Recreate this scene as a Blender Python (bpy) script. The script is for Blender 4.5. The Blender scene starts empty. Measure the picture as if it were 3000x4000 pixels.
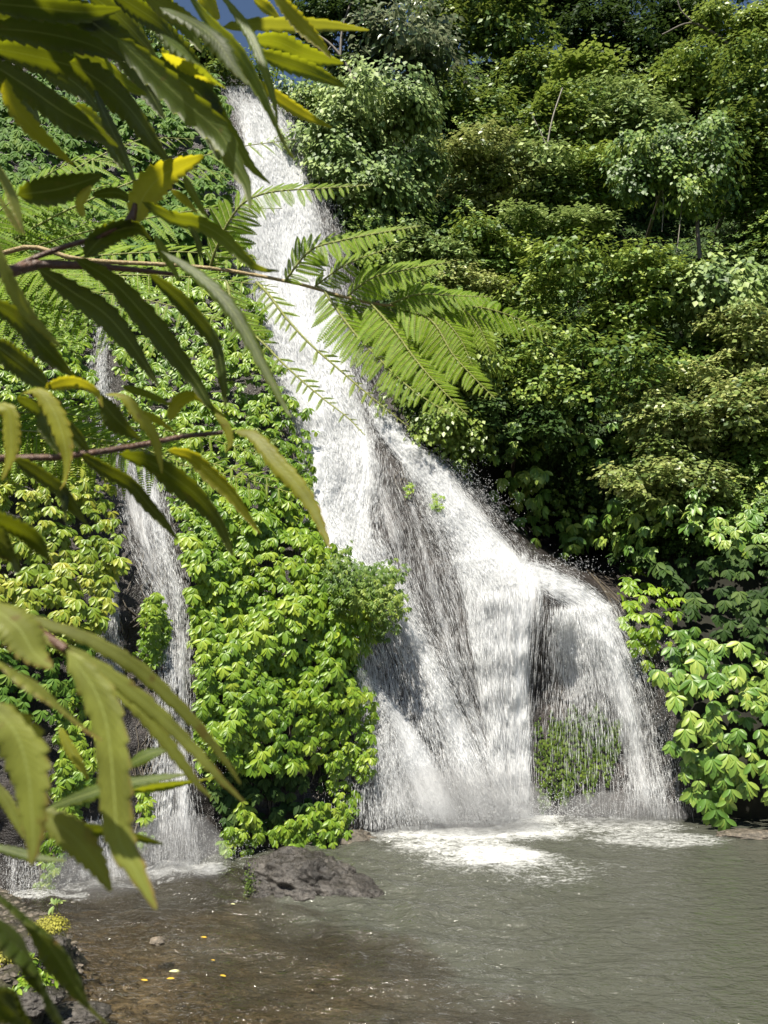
import bpy, math, random
import numpy as np
from mathutils import Vector, Matrix

random.seed(7)
rng = np.random.default_rng(7)
C = bpy.context.scene.collection
scene = bpy.context.scene

# ------------------------------------------------------------------ camera
CAM_Z, PITCH = 5.0, math.radians(8.0)
W, H, F = 1659.0, 2212.0, 1661.0            # working frame in which the photograph was measured
cam_d = bpy.data.cameras.new('camera')
cam_d.sensor_fit = 'VERTICAL'
cam_d.sensor_height = 34.6
cam_d.lens = 34.6 * F / H
cam_d.clip_start = 0.02
cam_d.clip_end = 2000
cam_d.dof.use_dof = True
cam_d.dof.focus_distance = 16.0
cam_d.dof.aperture_fstop = 8.5
cam = bpy.data.objects.new('camera', cam_d)
C.objects.link(cam)
cam.location = (0, 0, CAM_Z)
cam.rotation_euler = (math.pi / 2 + PITCH, 0, 0)
scene.camera = cam

# ------------------------------------------------------------------ light
SUN_EL, SUN_AZ = math.radians(62), math.radians(24)     # azimuth of the direction the light travels to, from +Y towards +X
L = Vector((math.sin(SUN_AZ) * math.cos(SUN_EL), math.cos(SUN_AZ) * math.cos(SUN_EL), -math.sin(SUN_EL)))
sun_d = bpy.data.lights.new('sun', 'SUN')
sun_d.energy = 5.0
sun_d.angle = math.radians(0.5)
sun_d.color = (1.0, 0.94, 0.82)
sun = bpy.data.objects.new('sun', sun_d)
C.objects.link(sun)
sun.rotation_euler = L.to_track_quat('-Z', 'Y').to_euler()
world = bpy.data.worlds.new('World')
scene.world = world
world.use_nodes = True
wn = world.node_tree
sky = wn.nodes.new('ShaderNodeTexSky')
sky.sky_type = 'NISHITA'
sky.sun_disc = False
sky.sun_elevation = SUN_EL
sky.sun_rotation = math.atan2(-L.x, -L.y)
sky.air_density = 1.0
sky.dust_density = 0.3
sky.ozone_density = 2.0
wn.links.new(sky.outputs[0], wn.nodes['Background'].inputs[0])
wn.nodes['Background'].inputs[1].default_value = 0.05
scene.view_settings.view_transform = 'Standard'
scene.view_settings.look = 'None'
scene.view_settings.exposure = 0.95
scene.view_settings.gamma = 1.0
scene.cycles.max_bounces = 8
scene.cycles.transparent_max_bounces = 16
scene.cycles.diffuse_bounces = 3

CT, ST = math.cos(PITCH), math.sin(PITCH)
def P(px, py, Y):
    """the point at depth Y that the working frame shows at (px, py); works on arrays"""
    px, py, Y = np.asarray(px, float), np.asarray(py, float), np.asarray(Y, float)
    dx, dy = (px - W / 2) / F, (H / 2 - py) / F
    t = Y / (CT - dy * ST)
    return np.stack([dx * t, np.broadcast_to(Y, t.shape) * 1.0, CAM_Z + (ST + dy * CT) * t], -1)
def V(px, py, Y): return Vector(P(px, py, Y).tolist())

# ------------------------------------------------------------------ noise
def _hash(ix, iy, iz):
    h = (ix.astype(np.int64) * 374761393 + iy.astype(np.int64) * 668265263 + iz.astype(np.int64) * 2147483647) & 0xffffffff
    h = ((h ^ (h >> 13)) * 1274126177) & 0xffffffff
    h = (h ^ (h >> 16)) & 0xffffffff
    return h / 4294967295.0
def vnoise(p):
    i = np.floor(p); f = p - i; f = f * f * (3 - 2 * f); i = i.astype(np.int64)
    r = 0
    for a in (0, 1):
        wx = f[..., 0] if a else 1 - f[..., 0]
        for b in (0, 1):
            wy = f[..., 1] if b else 1 - f[..., 1]
            for c in (0, 1):
                wz = f[..., 2] if c else 1 - f[..., 2]
                r = r + wx * wy * wz * _hash(i[..., 0] + a, i[..., 1] + b, i[..., 2] + c)
    return r
def fbm(p, o=4):
    p = np.asarray(p, float); s = 0; a = 0.5; n = 0
    for k in range(o):
        s = s + a * vnoise(p + 17.3 * k); n += a; a *= 0.5; p = p * 2.03
    return s / n                                 # 0..1
def col3(a, b, c): return np.stack(np.broadcast_arrays(a, b, c), -1).astype(float)

# ------------------------------------------------------------------ meshes and objects
def mesh_np(name, verts, faces, k=None, smooth=True, mat=None, attrs=None, uv=None):
    me = bpy.data.meshes.new(name)
    verts = np.ascontiguousarray(verts, np.float32); faces = np.ascontiguousarray(faces, np.int32)
    n, k = faces.shape
    me.vertices.add(len(verts)); me.vertices.foreach_set('co', verts.ravel())
    me.loops.add(n * k); me.loops.foreach_set('vertex_index', faces.ravel())
    me.polygons.add(n)
    me.polygons.foreach_set('loop_start', np.arange(0, n * k, k, dtype=np.int32))
    try: me.polygons.foreach_set('loop_total', np.full(n, k, np.int32))
    except Exception: pass
    me.polygons.foreach_set('use_smooth', np.full(n, smooth, bool))
    for an, av in (attrs or {}).items():
        at = me.attributes.new(an, 'FLOAT', 'POINT'); at.data.foreach_set('value', np.ascontiguousarray(av, np.float32))
    if uv is not None:
        ul = me.uv_layers.new(name='UVMap'); ul.data.foreach_set('uv', np.ascontiguousarray(uv[faces.ravel()], np.float32).ravel())
    me.update(calc_edges=True); me.validate()
    if mat: me.materials.append(mat)
    return me
def obj(name, me, parent=None, **kw):
    o = bpy.data.objects.new(name, me); C.objects.link(o)
    if parent is not None:
        o.parent = parent
        o.matrix_parent_inverse = Matrix.Translation(-Vector(parent.location))
    for a, b in kw.items(): o[a] = b
    return o
def thing(name, label, cat, loc, group=None):
    o = bpy.data.objects.new(name, None); C.objects.link(o)
    o.location = loc; o.empty_display_size = 0.2
    o['label'] = label; o['category'] = cat
    if group: o['group'] = group
    return o
def grid_faces(nu, nv):
    i = np.arange(nu - 1)[:, None] * nv + np.arange(nv - 1)[None, :]
    return np.stack([i, i + 1, i + nv + 1, i + nv], -1).reshape(-1, 4)
def nrm(a): return a / np.maximum(np.linalg.norm(a, axis=-1, keepdims=True), 1e-9)
def frames(d, n):
    y = nrm(d); x = nrm(np.cross(y, n)); z = np.cross(x, y)
    return np.stack([x, y, z], -1)
def scatter(tv, tf, pos, R, sc):
    sc = np.asarray(sc, float)
    if sc.ndim == 1: sc = sc[:, None]
    v = np.einsum('nij,nkj->nki', R, tv[None] * sc[:, None, :]) + pos[:, None, :]
    N, n = len(pos), len(tv)
    f = tf[None] + (np.arange(N) * n)[:, None, None]
    return v.reshape(-1, 3), f.reshape(-1, tf.shape[1])
class Acc:
    def __init__(s): s.v, s.f, s.t, s.n = [], [], [], 0
    def add(s, v, f, tint=None):
        s.v.append(v); s.f.append(f + s.n); s.n += len(v)
        s.t.append(np.zeros(len(v)) if tint is None else tint)
    def mesh(s, name, mat, smooth=True):
        return mesh_np(name, np.concatenate(s.v), np.concatenate(s.f), smooth=smooth, mat=mat, attrs={'tint': np.concatenate(s.t)})
def tube(pts, radii, n=8):
    """a tapered tube through points: verts, quads"""
    pts = np.asarray(pts, float); radii = np.broadcast_to(np.asarray(radii, float), (len(pts),))
    t = nrm(np.gradient(pts, axis=0)); ref = np.array([0.31, 0.17, 0.93])
    x = nrm(np.cross(t, ref)); y = np.cross(t, x)
    a = np.linspace(0, 2 * np.pi, n, endpoint=False)
    v = pts[:, None] + radii[:, None, None] * (np.cos(a)[None, :, None] * x[:, None] + np.sin(a)[None, :, None] * y[:, None])
    i = np.arange(len(pts) - 1)[:, None] * n; j = np.arange(n)[None]; j2 = (j + 1) % n
    f = np.stack([i + j, i + j2, i + n + j2, i + n + j], -1).reshape(-1, 4)
    return v.reshape(-1, 3), f
def smooth_path(pts, n):
    pts = np.asarray(pts, float)
    d = np.r_[0, np.cumsum(np.linalg.norm(np.diff(pts, axis=0), axis=1))]
    m = np.zeros_like(pts); m[1:-1] = (pts[2:] - pts[:-2]) / (d[2:] - d[:-2])[:, None]
    m[0] = (pts[1] - pts[0]) / (d[1] - d[0]); m[-1] = (pts[-1] - pts[-2]) / (d[-1] - d[-2])
    s = np.linspace(0, d[-1], n); k = np.clip(np.searchsorted(d, s) - 1, 0, len(d) - 2)
    h = (d[k + 1] - d[k])[:, None]; t = ((s - d[k]) / h[:, 0])[:, None]
    return (2*t**3-3*t**2+1)*pts[k] + (t**3-2*t**2+t)*h*m[k] + (-2*t**3+3*t**2)*pts[k+1] + (t**3-t**2)*h*m[k+1]

# ------------------------------------------------------------------ materials
class N:
    def __init__(s, name):
        s.m = bpy.data.materials.new(name); s.m.use_nodes = True
        s.nt = s.m.node_tree; s.nt.nodes.clear()
        s.out = s.nt.nodes.new('ShaderNodeOutputMaterial')
    def n(s, t, ins=None, **kw):
        nd = s.nt.nodes.new('ShaderNode' + t)
        for a, b in kw.items(): setattr(nd, a, b)
        for a, b in (ins or {}).items():
            if isinstance(b, bpy.types.NodeSocket): s.nt.links.new(b, nd.inputs[a])
            else: nd.inputs[a].default_value = b
        return nd
    def math(s, op, a, b=0.5, clamp=False):
        return s.n('Math', {0: a, 1: b}, operation=op, use_clamp=clamp).outputs[0]
    def noise(s, vec, scale, detail=4, rough=0.55, dist=0.0):
        return s.n('TexNoise', {'Vector': vec, 'Scale': scale, 'Detail': detail, 'Roughness': rough, 'Distortion': dist}).outputs['Fac']
    def ramp(s, fac, stops):
        r = s.n('ValToRGB', {'Fac': fac}); e = r.color_ramp.elements
        while len(e) < len(stops): e.new(0.5)
        for k, (p, c) in enumerate(stops): e[k].position = p; e[k].color = (*c, 1) if len(c) == 3 else c
        return r.outputs['Color']
    def mixc(s, f, a, b):
        m = s.n('Mix', data_type='RGBA')
        for i, x in ((0, f), (6, a), (7, b)):
            if isinstance(x, bpy.types.NodeSocket): s.nt.links.new(x, m.inputs[i])
            else: m.inputs[i].default_value = x if i == 0 else (*x, 1)
        return m.outputs[2]
    def mixs(s, f, a, b):
        m = s.n('MixShader', {0: f}); s.nt.links.new(a, m.inputs[1]); s.nt.links.new(b, m.inputs[2]); return m.outputs[0]
    def bump(s, h, strength, dist=0.05):
        return s.n('Bump', {'Height': h, 'Strength': strength, 'Distance': dist}).outputs[0]
    def geo(s): return s.n('NewGeometry')
    def done(s, sh):
        s.nt.links.new(sh, s.out.inputs[0]); return s.m

def leaf_mat(name, dark, mid, light, trans=0.3, rough=0.42, tcol=None, spec=0.5):
    m = N(name)
    t = m.n('Attribute', attribute_name='tint').outputs['Fac']
    rnd = m.geo().outputs['Random Per Island']
    k = m.math('ADD', m.math('MULTIPLY', t, 0.6), m.math('MULTIPLY', rnd, 0.4))
    c = m.ramp(k, [(0.1, dark), (0.5, mid), (0.92, light)])
    p = m.n('BsdfPrincipled', {'Base Color': c, 'Roughness': rough, 'Specular IOR Level': spec})
    tc = m.mixc(0.55, c, tcol or tuple(min(1, x * 1.5) for x in light))
    tr = m.n('BsdfTranslucent', {'Color': tc})
    return m.done(m.mixs(trans, p.outputs[0], tr.outputs[0]))

M = {}
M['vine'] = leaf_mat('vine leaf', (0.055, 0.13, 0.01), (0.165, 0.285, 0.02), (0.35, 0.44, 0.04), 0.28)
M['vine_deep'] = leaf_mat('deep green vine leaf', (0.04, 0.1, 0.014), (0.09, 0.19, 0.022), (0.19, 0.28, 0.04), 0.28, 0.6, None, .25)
M['vine_yellow'] = leaf_mat('yellowish vine leaf', (0.1, 0.19, 0.015), (0.22, 0.32, 0.03), (0.45, 0.45, 0.06), 0.3)
M['vine_small'] = leaf_mat('small vine leaf', (0.075, 0.16, 0.014), (0.18, 0.3, 0.024), (0.33, 0.42, 0.045), 0.28)
M['palm'] = leaf_mat('palmate leaf', (0.04, 0.1, 0.016), (0.12, 0.24, 0.035), (0.36, 0.44, 0.08), 0.25)
M['pale'] = leaf_mat('pale leaf', (0.05, 0.1, 0.024), (0.165, 0.25, 0.06), (0.36, 0.44, 0.14), 0.2, 0.55)
M['mid'] = leaf_mat('mid green leaf', (0.03, 0.075, 0.011), (0.12, 0.205, 0.03), (0.33, 0.4, 0.07), 0.2, 0.5)
M['olive'] = leaf_mat('olive leaf', (0.05, 0.095, 0.02), (0.18, 0.24, 0.058), (0.42, 0.44, 0.15), 0.22)
M['yellow'] = leaf_mat('yellow green leaf', (0.07, 0.12, 0.018), (0.16, 0.235, 0.035), (0.33, 0.4, 0.08), 0.25)
M['dark_shade_leaf'] = leaf_mat('dark leaf', (0.012, 0.03, 0.006), (0.032, 0.07, 0.013), (0.09, 0.14, 0.03), 0.2, 0.6, None, 0.2)  # leaf colour darkened to carry the shade of shaded foliage
M['whiteleaf'] = leaf_mat('glossy whitish leaf', (0.03, 0.06, 0.02), (0.1, 0.15, 0.06), (0.42, 0.45, 0.28), 0.2, 0.3)
M['fern'] = leaf_mat('fern pinnule', (0.08, 0.16, 0.006), (0.165, 0.27, 0.01), (0.27, 0.37, 0.02), 0.4, 0.6, None, 0.25)
M['moss'] = leaf_mat('moss', (0.025, 0.055, 0.008), (0.075, 0.13, 0.014), (0.17, 0.23, 0.025), 0.15, 0.7)
M['mossy'] = leaf_mat('yellow moss', (0.12, 0.12, 0.015), (0.26, 0.25, 0.03), (0.42, 0.4, 0.06), 0.2, 0.7)

def rock_mat(name, c1, c2, c3, rough=0.5, wet=0.0, scale=1.0):
    m = N(name); pos = m.geo().outputs['Position']
    n1 = m.noise(pos, 0.7 * scale, 6, 0.6); n2 = m.noise(pos, 6 * scale, 6, 0.65); n3 = m.noise(pos, 28 * scale, 4, 0.6)
    k = m.math('ADD', m.math('MULTIPLY', n1, 0.5), m.math('MULTIPLY', n2, 0.5))
    c = m.ramp(k, [(0.36, c1), (0.5, c2), (0.64, c3)])
    h = m.math('ADD', m.math('MULTIPLY', n2, 0.7), m.math('MULTIPLY', n3, 0.3))
    r = m.ramp(n2, [(0.35, (rough - 0.2,) * 3), (0.65, (rough + 0.15,) * 3)])
    p = m.n('BsdfPrincipled', {'Base Color': c, 'Roughness': r, 'Normal': m.bump(h, 0.9, 0.12 / scale)})
    return m.done(p.outputs[0])
M['cliff'] = rock_mat('wet dark cliff rock', (0.009, 0.008, 0.007), (0.026, 0.022, 0.02), (0.068, 0.055, 0.05), 0.4)
M['boulder'] = rock_mat('grey boulder rock', (0.015, 0.013, 0.011), (0.042, 0.037, 0.032), (0.12, 0.108, 0.095), 0.36, scale=2.4)
M['bed'] = rock_mat('brown stream bed', (0.045, 0.037, 0.028), (0.14, 0.118, 0.09), (0.33, 0.28, 0.22), 0.7, scale=1.6)
M['bank'] = rock_mat('dark wet bank earth', (0.012, 0.011, 0.008), (0.035, 0.03, 0.02), (0.075, 0.07, 0.035), 0.6, scale=2)
M['stone'] = rock_mat('stream stone', (0.03, 0.026, 0.02), (0.1, 0.085, 0.065), (0.26, 0.21, 0.16), 0.55, scale=3)
def plain(name, col, rough=0.6, var=0.35, scale=8):
    m = N(name); n = m.noise(m.geo().outputs['Position'], scale, 5)
    c = m.ramp(n, [(0.3, tuple(x * (1 - var) for x in col)), (0.7, tuple(min(1, x * (1 + var)) for x in col))])
    return m.done(m.n('BsdfPrincipled', {'Base Color': c, 'Roughness': rough, 'Normal': m.bump(n, 0.4, 0.02)}).outputs[0])
M['bark'] = plain('grey brown bark', (0.09, 0.075, 0.055))
M['bark_pale'] = plain('pale bark', (0.22, 0.2, 0.16))
M['twig'] = plain('reddish brown twig', (0.1, 0.05, 0.03), 0.45, 0.4, 120)
M['rachis'] = plain('tan fern stalk', (0.3, 0.22, 0.09), 0.5, 0.3, 150)
M['rib'] = plain('green fern midrib', (0.2, 0.22, 0.04), 0.5, 0.3, 150)
M['soil'] = plain('forest soil darkened by gap shade', (0.012, 0.012, 0.007), 0.95, 0.5, 3)  # near black: shade of the gaps between trees put into the colour

# ------------------------------------------------------------------ the cliff and hillside as y = S(x, z)
CP = [  # (px, py, Y)
 (800,1790,19.7),(950,1790,19.9),(1100,1775,20.3),(1250,1765,21.0),(1420,1765,21.0),
 (800,1500,20.2),(950,1500,20.7),(1100,1450,20.9),(1175,1480,21.7),(1260,1450,21.3),(1260,1620,21.3),(1380,1500,20.9),
 (760,1235,20.7),(900,1250,21.5),(1080,1240,21.2),(1200,1275,21.2),(1310,1315,21.1),
 (740,1185,21.8),(1080,1195,22.4),(1250,1185,27.5),(1020,1060,23.9),(1075,1125,23.1),(1130,1180,22.7),(1200,1225,22.0),(1270,1266,21.4),(1062,1040,27.5),(1105,1090,28),(1165,1150,28.5),(1235,1200,27.5),(1310,1250,25.5),
 (850,1100,22.6),(950,1100,22.7),(700,1100,22.3),(1040,1100,23.5),(830,960,23.6),(700,950,23.5),(910,960,24.1),(990,1010,24.4),
 (650,800,24.8),(760,800,25.0),(600,600,26.5),(680,600,26.8),(590,400,28),(660,420,28.3),(540,220,30),(600,220,30.3),(540,190,30.6),(560,150,35),
 (600,1830,17.9),(480,1830,17.3),(750,1790,18.7),(600,1500,18.4),(480,1500,18.0),(720,1500,19.1),(600,1200,19.5),(460,1200,18.9),(405,1320,18.3),
 (600,1000,21.2),(500,950,21.2),(600,850,22.6),(480,700,23.5),(520,500,25.5),(450,300,28),(480,200,30),
 (370,1860,16.9),(310,1850,16.5),(380,1600,17.6),(320,1400,17.7),(280,1200,18.1),(280,1050,19.2),(240,900,20.9),(220,750,22.3),(210,600,23.7),(200,450,25.2),
 (130,1850,15.9),(30,1930,15.1),(130,1600,16.0),(100,1400,16.2),(100,1200,16.8),(100,1000,17.8),(100,800,20),(60,600,22),(60,400,24.5),(100,250,27),(60,100,31),(250,100,33),
 (1150,1110,28.5),(1250,1165,28.5),(1130,1030,27),(1350,1215,26),(1400,1310,21.3),(1450,1500,20.6),(1500,1650,20.3),(1600,1650,19.9),(1560,1780,21.0),(1650,1790,20.8),
 (1500,1400,21),(1650,1400,20.5),(1500,1200,22.4),(1650,1200,21.8),(1300,1050,24.8),(1450,1000,24.6),(1650,1000,23.8),
 (1100,900,26.5),(1300,900,27),(1500,850,26.5),(1650,800,26),(900,850,25.4),(1000,700,28.5),(1200,700,29.5),(1400,650,30),(1650,650,28.5),
 (850,600,29.3),(1000,550,31),(1200,520,33),(1400,500,37),(1480,510,37.5),(1440,560,34),(1650,500,31.5),(750,400,30.8),(900,400,33),(1100,400,35),(1300,350,37.5),(1500,350,37),(1650,300,35),
 (700,250,32),(850,230,36),(1050,250,39),(1300,200,43),(1550,200,42),(650,150,37),(900,130,42),(1200,110,47),(1500,120,46)]
CP = np.array(CP, float)
pw = P(CP[:, 0], CP[:, 1], CP[:, 2])
K2 = np.concatenate([pw[:, [0, 2]], [[-20, 4], [-22, 20], [26, 4], [28, 22], [30, 40], [-22, 34]]])
KY = np.concatenate([pw[:, 1], [10, 22, 16, 24, 44, 36]])
def _rk(a, b): return np.linalg.norm(a[:, None] - b[None], axis=-1)
A_ = np.block([[_rk(K2, K2) - 0.25 * np.eye(len(K2)), np.c_[np.ones(len(K2)), K2]], [np.c_[np.ones(len(K2)), K2].T, np.zeros((3, 3))]])
RW = np.linalg.solve(A_, np.r_[KY, 0, 0, 0])
def S0(x, z):
    q = np.stack([np.ravel(x), np.ravel(z)], -1); out = np.empty(len(q))
    for i in range(0, len(q), 20000):
        c = q[i:i + 20000]
        out[i:i + 20000] = _rk(c, K2) @ RW[:len(K2)] + RW[-3] + c @ RW[-2:]
    return out.reshape(np.shape(x))
def S(x, z):
    y = S0(x, z)
    n1 = fbm(col3(x * 0.35, z * 0.3, 0), 3) - 0.5
    n2 = fbm(col3(x * 1.1, z * 0.55, 5), 3) - 0.5
    n3 = fbm(col3(x * 3.4, z * 2.0, 9), 3) - 0.5
    return y + 0.9 * n1 + 0.75 * n2 + 0.3 * n3
def hit(px, py):
    """where the sight line through (px, py) meets the cliff"""
    px, py = np.ravel(px).astype(float), np.ravel(py).astype(float)
    ys = np.linspace(12, 60, 33); prev = np.full(len(px), 12.0); lo = prev.copy(); hi = np.full(len(px), np.nan)
    for y in ys[1:]:
        p = P(px, py, np.full(len(px), y)); inside = (S(p[:, 0], p[:, 2]) < y) & np.isnan(hi)
        hi[inside] = y; lo[inside] = prev[inside]; prev[:] = y
    bad = np.isnan(hi); hi[bad] = 55; lo[bad] = 55
    for _ in range(7):
        m = (lo + hi) / 2; p = P(px, py, m); ins = S(p[:, 0], p[:, 2]) < m
        hi = np.where(ins, m, hi); lo = np.where(ins, lo, m)
    return P(px, py, hi)
def surf_normal(p, e=0.25):
    x, z = p[:, 0], p[:, 2]
    gx = (S0(x + e, z) - S0(x - e, z)) / (2 * e); gz = (S0(x, z + e) - S0(x, z - e)) / (2 * e)
    return nrm(np.stack([gx, -np.ones_like(gx), gz], -1))

def ridge(x): return np.interp(x, [-22, -8, -5, -2, 2, 8, 30], [33, 30, 28.4, 31, 37, 41, 41])
nx, nz = 360, 330
gx = np.linspace(-21, 29, nx)[:, None] * np.ones((1, nz)); zt = np.linspace(0, 1, nz)[None]
gz = -2.0 + (ridge(gx) + 2.0) * zt
gy = S(gx, gz)
cv = col3(gx, gy, gz)
back = cv[:, -1:, :] + np.array([[[0, 14, 1.5]]]); back2 = cv[:, -1:, :] + np.array([[[0, 90, 3.0]]])
cv = np.concatenate([cv, back, back2], 1)
cliff_me = mesh_np('cliff', cv.reshape(-1, 3), grid_faces(nx, nz + 2)[:, ::-1], mat=M['cliff'])
ch = bpy.data.objects.new('cliff_hillside', cliff_me); C.objects.link(ch); ch['kind'] = 'structure'
cliff_me.materials.append(M['soil'])
EDGE = np.array([P(a, b, c)[[0, 2]] for a, b, c in ((560,120,33),(640,230,31),(720,400,30),(760,560,28),(810,700,26.5),(850,850,25),(930,960,24.2),(1030,1030,24.5),(1080,1060,25),(1260,1160,25),(1340,1230,24),(1400,1290,22),(1440,1500,21),(1480,1770,21))])
fc = cv[:-1, :-1].reshape(-1, 3)
wood = (fc[:, 0] > np.interp(fc[:, 2], EDGE[::-1, 1], EDGE[::-1, 0]) + .25) | (fc[:, 2] > 29)
cliff_me.polygons.foreach_set('material_index', wood.astype(np.int32))

# ------------------------------------------------------------------ ground, bank, pool bed, water
def bank_h(x, y):
    h = np.minimum(3.3, 4.6 - 0.62 * y)
    h = np.maximum(h, -0.62 + 0.1 * np.clip(12.5 - y, -8, 6) - 0.07 * np.clip(x, -6, 8))     # bed
    left = 0.5 - 1.0 * np.clip((x + 4.75 + 0.12 * (y - 11)), -2, 3) - 0.9 * np.clip(y - 12.2, 0, 5)
    h = np.where((y > 7) & (x < -2), np.maximum(h, np.minimum(left, 0.55)), h)
    return h + 0.16 * (fbm(col3(x * 1.3, y * 1.3, 3), 4) - 0.5) + 0.1 * (fbm(col3(x * 5, y * 5, 1), 3) - 0.5)
bx_ = np.linspace(-26, 30, 420)[:, None] * np.ones((1, 420)); by_ = np.linspace(-14, 26, 420)[None] * np.ones((420, 1))
obj('stream_bed', mesh_np('stream_bed', col3(bx_, by_, bank_h(bx_, by_)).reshape(-1, 3), grid_faces(420, 420)[:, ::-1], mat=M['bed']), kind='structure')
bm_ = bpy.data.meshes['stream_bed']; bm_.materials.append(M['bank'])
bh_ = bank_h(bx_, by_)[:-1, :-1]; bm_.polygons.foreach_set('material_index', (bh_.reshape(-1) > .02).astype(np.int32))
gs = np.array([[-600, -600, -2.2], [600, -600, -2.2], [600, 600, -2.2], [-600, 600, -2.2]], float)
obj('ground', mesh_np('ground', gs, np.array([[0, 1, 2, 3]]), mat=M['soil']), kind='structure')

IMPACT = [  # foam patches: px, py, half width px, half height px, strength
 (1000,1795,210,22,1.0),(1130,1770,70,14,1.0),(980,1830,120,20,.85),(1060,1860,140,26,.75),(1180,1885,110,30,.6),(1080,1850,90,22,1.0),(1340,1785,120,18,.75),(1420,1815,130,16,.75),(1240,1870,120,16,.5),(1320,1830,90,10,.5),(900,1815,90,10,.7),(1260,1780,90,12,.5),
 (390,1880,85,16,1.0),(330,1895,120,14,.6),(200,1915,120,10,.7),(90,1935,90,9,.8),(500,1858,70,8,.5),(830,1800,60,14,.6)]
IM = [(P(a, b, CAM_Z / 1.0) , a, b, c, d, e) for a, b, c, d, e in IMPACT]
def water_xy(px, py):
    dx, dy = (px - W / 2) / F, (H / 2 - py) / F
    t = CAM_Z / -(ST + dy * CT)
    return dx * t, (CT - dy * ST) * t, t
def bank_hit(px, py):
    for Y in np.linspace(8.5, 14, 400):
        q = P(px, py, Y)
        if q[2] <= max(0.0, float(bank_h(q[0], q[1]))): break
    return q
wx = np.linspace(-15, 20, 700)[:, None] * np.ones((1, 560)); wy = np.linspace(7.0, 27, 560)[None] * np.ones((700, 1))
foam = np.zeros_like(wx)
for a, b, c, d, e in IMPACT:
    x0, y0, t0 = water_xy(a, b); _, y1, _ = water_xy(a, b + d)
    rx, ry = c * t0 / F, abs(y0 - y1)
    q = ((wx - x0) / rx) ** 2 + ((wy - y0) / ry) ** 2
    foam = np.maximum(foam, e * np.clip(1.3 - q * 0.42, 0, 1))
fx, fy, _ = water_xy(960, 1790)
dd = np.hypot(wx - fx, wy - fy)
warp = 1.6 * fbm(col3(wx * 0.5, wy * 0.5, 2), 3)
amp = np.clip(1.25 - np.abs(dd - 4.5) / 5.5, 0.12, 1) * np.clip(1.2 - (wx - 0.5) / 4.5, 0.25, 1)
wz = 0.05 * amp * np.sin(dd * 5.2 + warp * 5) + 0.17 * amp * (fbm(col3(wx * 1.7, wy * 3.2, 1), 4) - 0.5) + 0.07 * amp * (fbm(col3(wx * 5, wy * 8, 7), 3) - 0.5)
wz += foam * 0.09 * fbm(col3(wx * 4, wy * 4, 4), 3)
me = mesh_np('pool_water', col3(wx, wy, wz).reshape(-1, 3), grid_faces(700, 560)[:, ::-1], attrs={'foam': foam.ravel()})
m = N('murky pool water'); pos = m.geo().outputs['Position']
sep = m.n('SeparateXYZ', {0: pos})
depth = m.math('ADD', m.math('MULTIPLY', sep.outputs[0], 0.085), m.math('MULTIPLY', sep.outputs[1], 0.075))
depth = m.math('ADD', depth, m.math('MULTIPLY', m.math('SUBTRACT', m.noise(pos, 0.45, 3), 0.5), 0.9))
murk = m.ramp(depth, [(0.5, (0.12,) * 3), (0.8, (0.5,) * 3), (1.0, (0.86,) * 3)])
cc = m.ramp(depth, [(0.5, (0.04, 0.031, 0.02)), (0.9, (0.066, 0.062, 0.047)), (1.0, (0.078, 0.081, 0.064))])
map_ = m.n('Mapping', {'Vector': pos, 'Scale': (2.4, 4.6, 1)}).outputs[0]
h = m.math('ADD', m.math('MULTIPLY', m.noise(map_, 1.0, 4, 0.6, 0.6), 1.0), m.math('MULTIPLY', m.noise(map_, 3.4, 3), 0.35))
bmp = m.bump(h, 0.8, 0.15)
dif = m.n('BsdfDiffuse', {'Color': cc, 'Normal': bmp})
trn = m.n('BsdfTransparent', {'Color': (0.80, 0.74, 0.6, 1)})
body = m.mixs(murk, trn.outputs[0], dif.outputs[0])
gl = m.n('BsdfGlossy', {'Color': (.9, .9, .9, 1), 'Roughness': 0.09, 'Normal': bmp})
fr = m.n('Fresnel', {'IOR': 1.33, 'Normal': bmp})
surf = m.mixs(fr.outputs[0], body, gl.outputs[0])
fa = m.n('Attribute', attribute_name='foam').outputs['Fac']
fn = m.noise(m.n('Mapping', {'Vector': pos, 'Scale': (3.2, 6.5, 1)}).outputs[0], 1.4, 8, 0.72, 0.8)
fn = m.math('ADD', m.math('MULTIPLY', fn, .7), m.math('MULTIPLY', m.noise(pos, 26, 3, .7), .3))
fk = m.math('MULTIPLY', m.math('SUBTRACT', m.math('ADD', m.math('MULTIPLY', fa, 0.42), fn), 0.74), 3.2, clamp=True)
fk = m.math('MULTIPLY', fk, m.math('MULTIPLY', fa, 2.2, clamp=True), clamp=True)
fs = m.n('BsdfPrincipled', {'Base Color': (0.82, 0.83, 0.82, 1), 'Roughness': 0.6, 'Normal': m.bump(fn, 0.8, 0.1)})
M['pool'] = m.done(m.mixs(fk, surf, fs.outputs[0]))
me.materials.append(M['pool'])
obj('pool_water', me, kind='structure')

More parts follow.
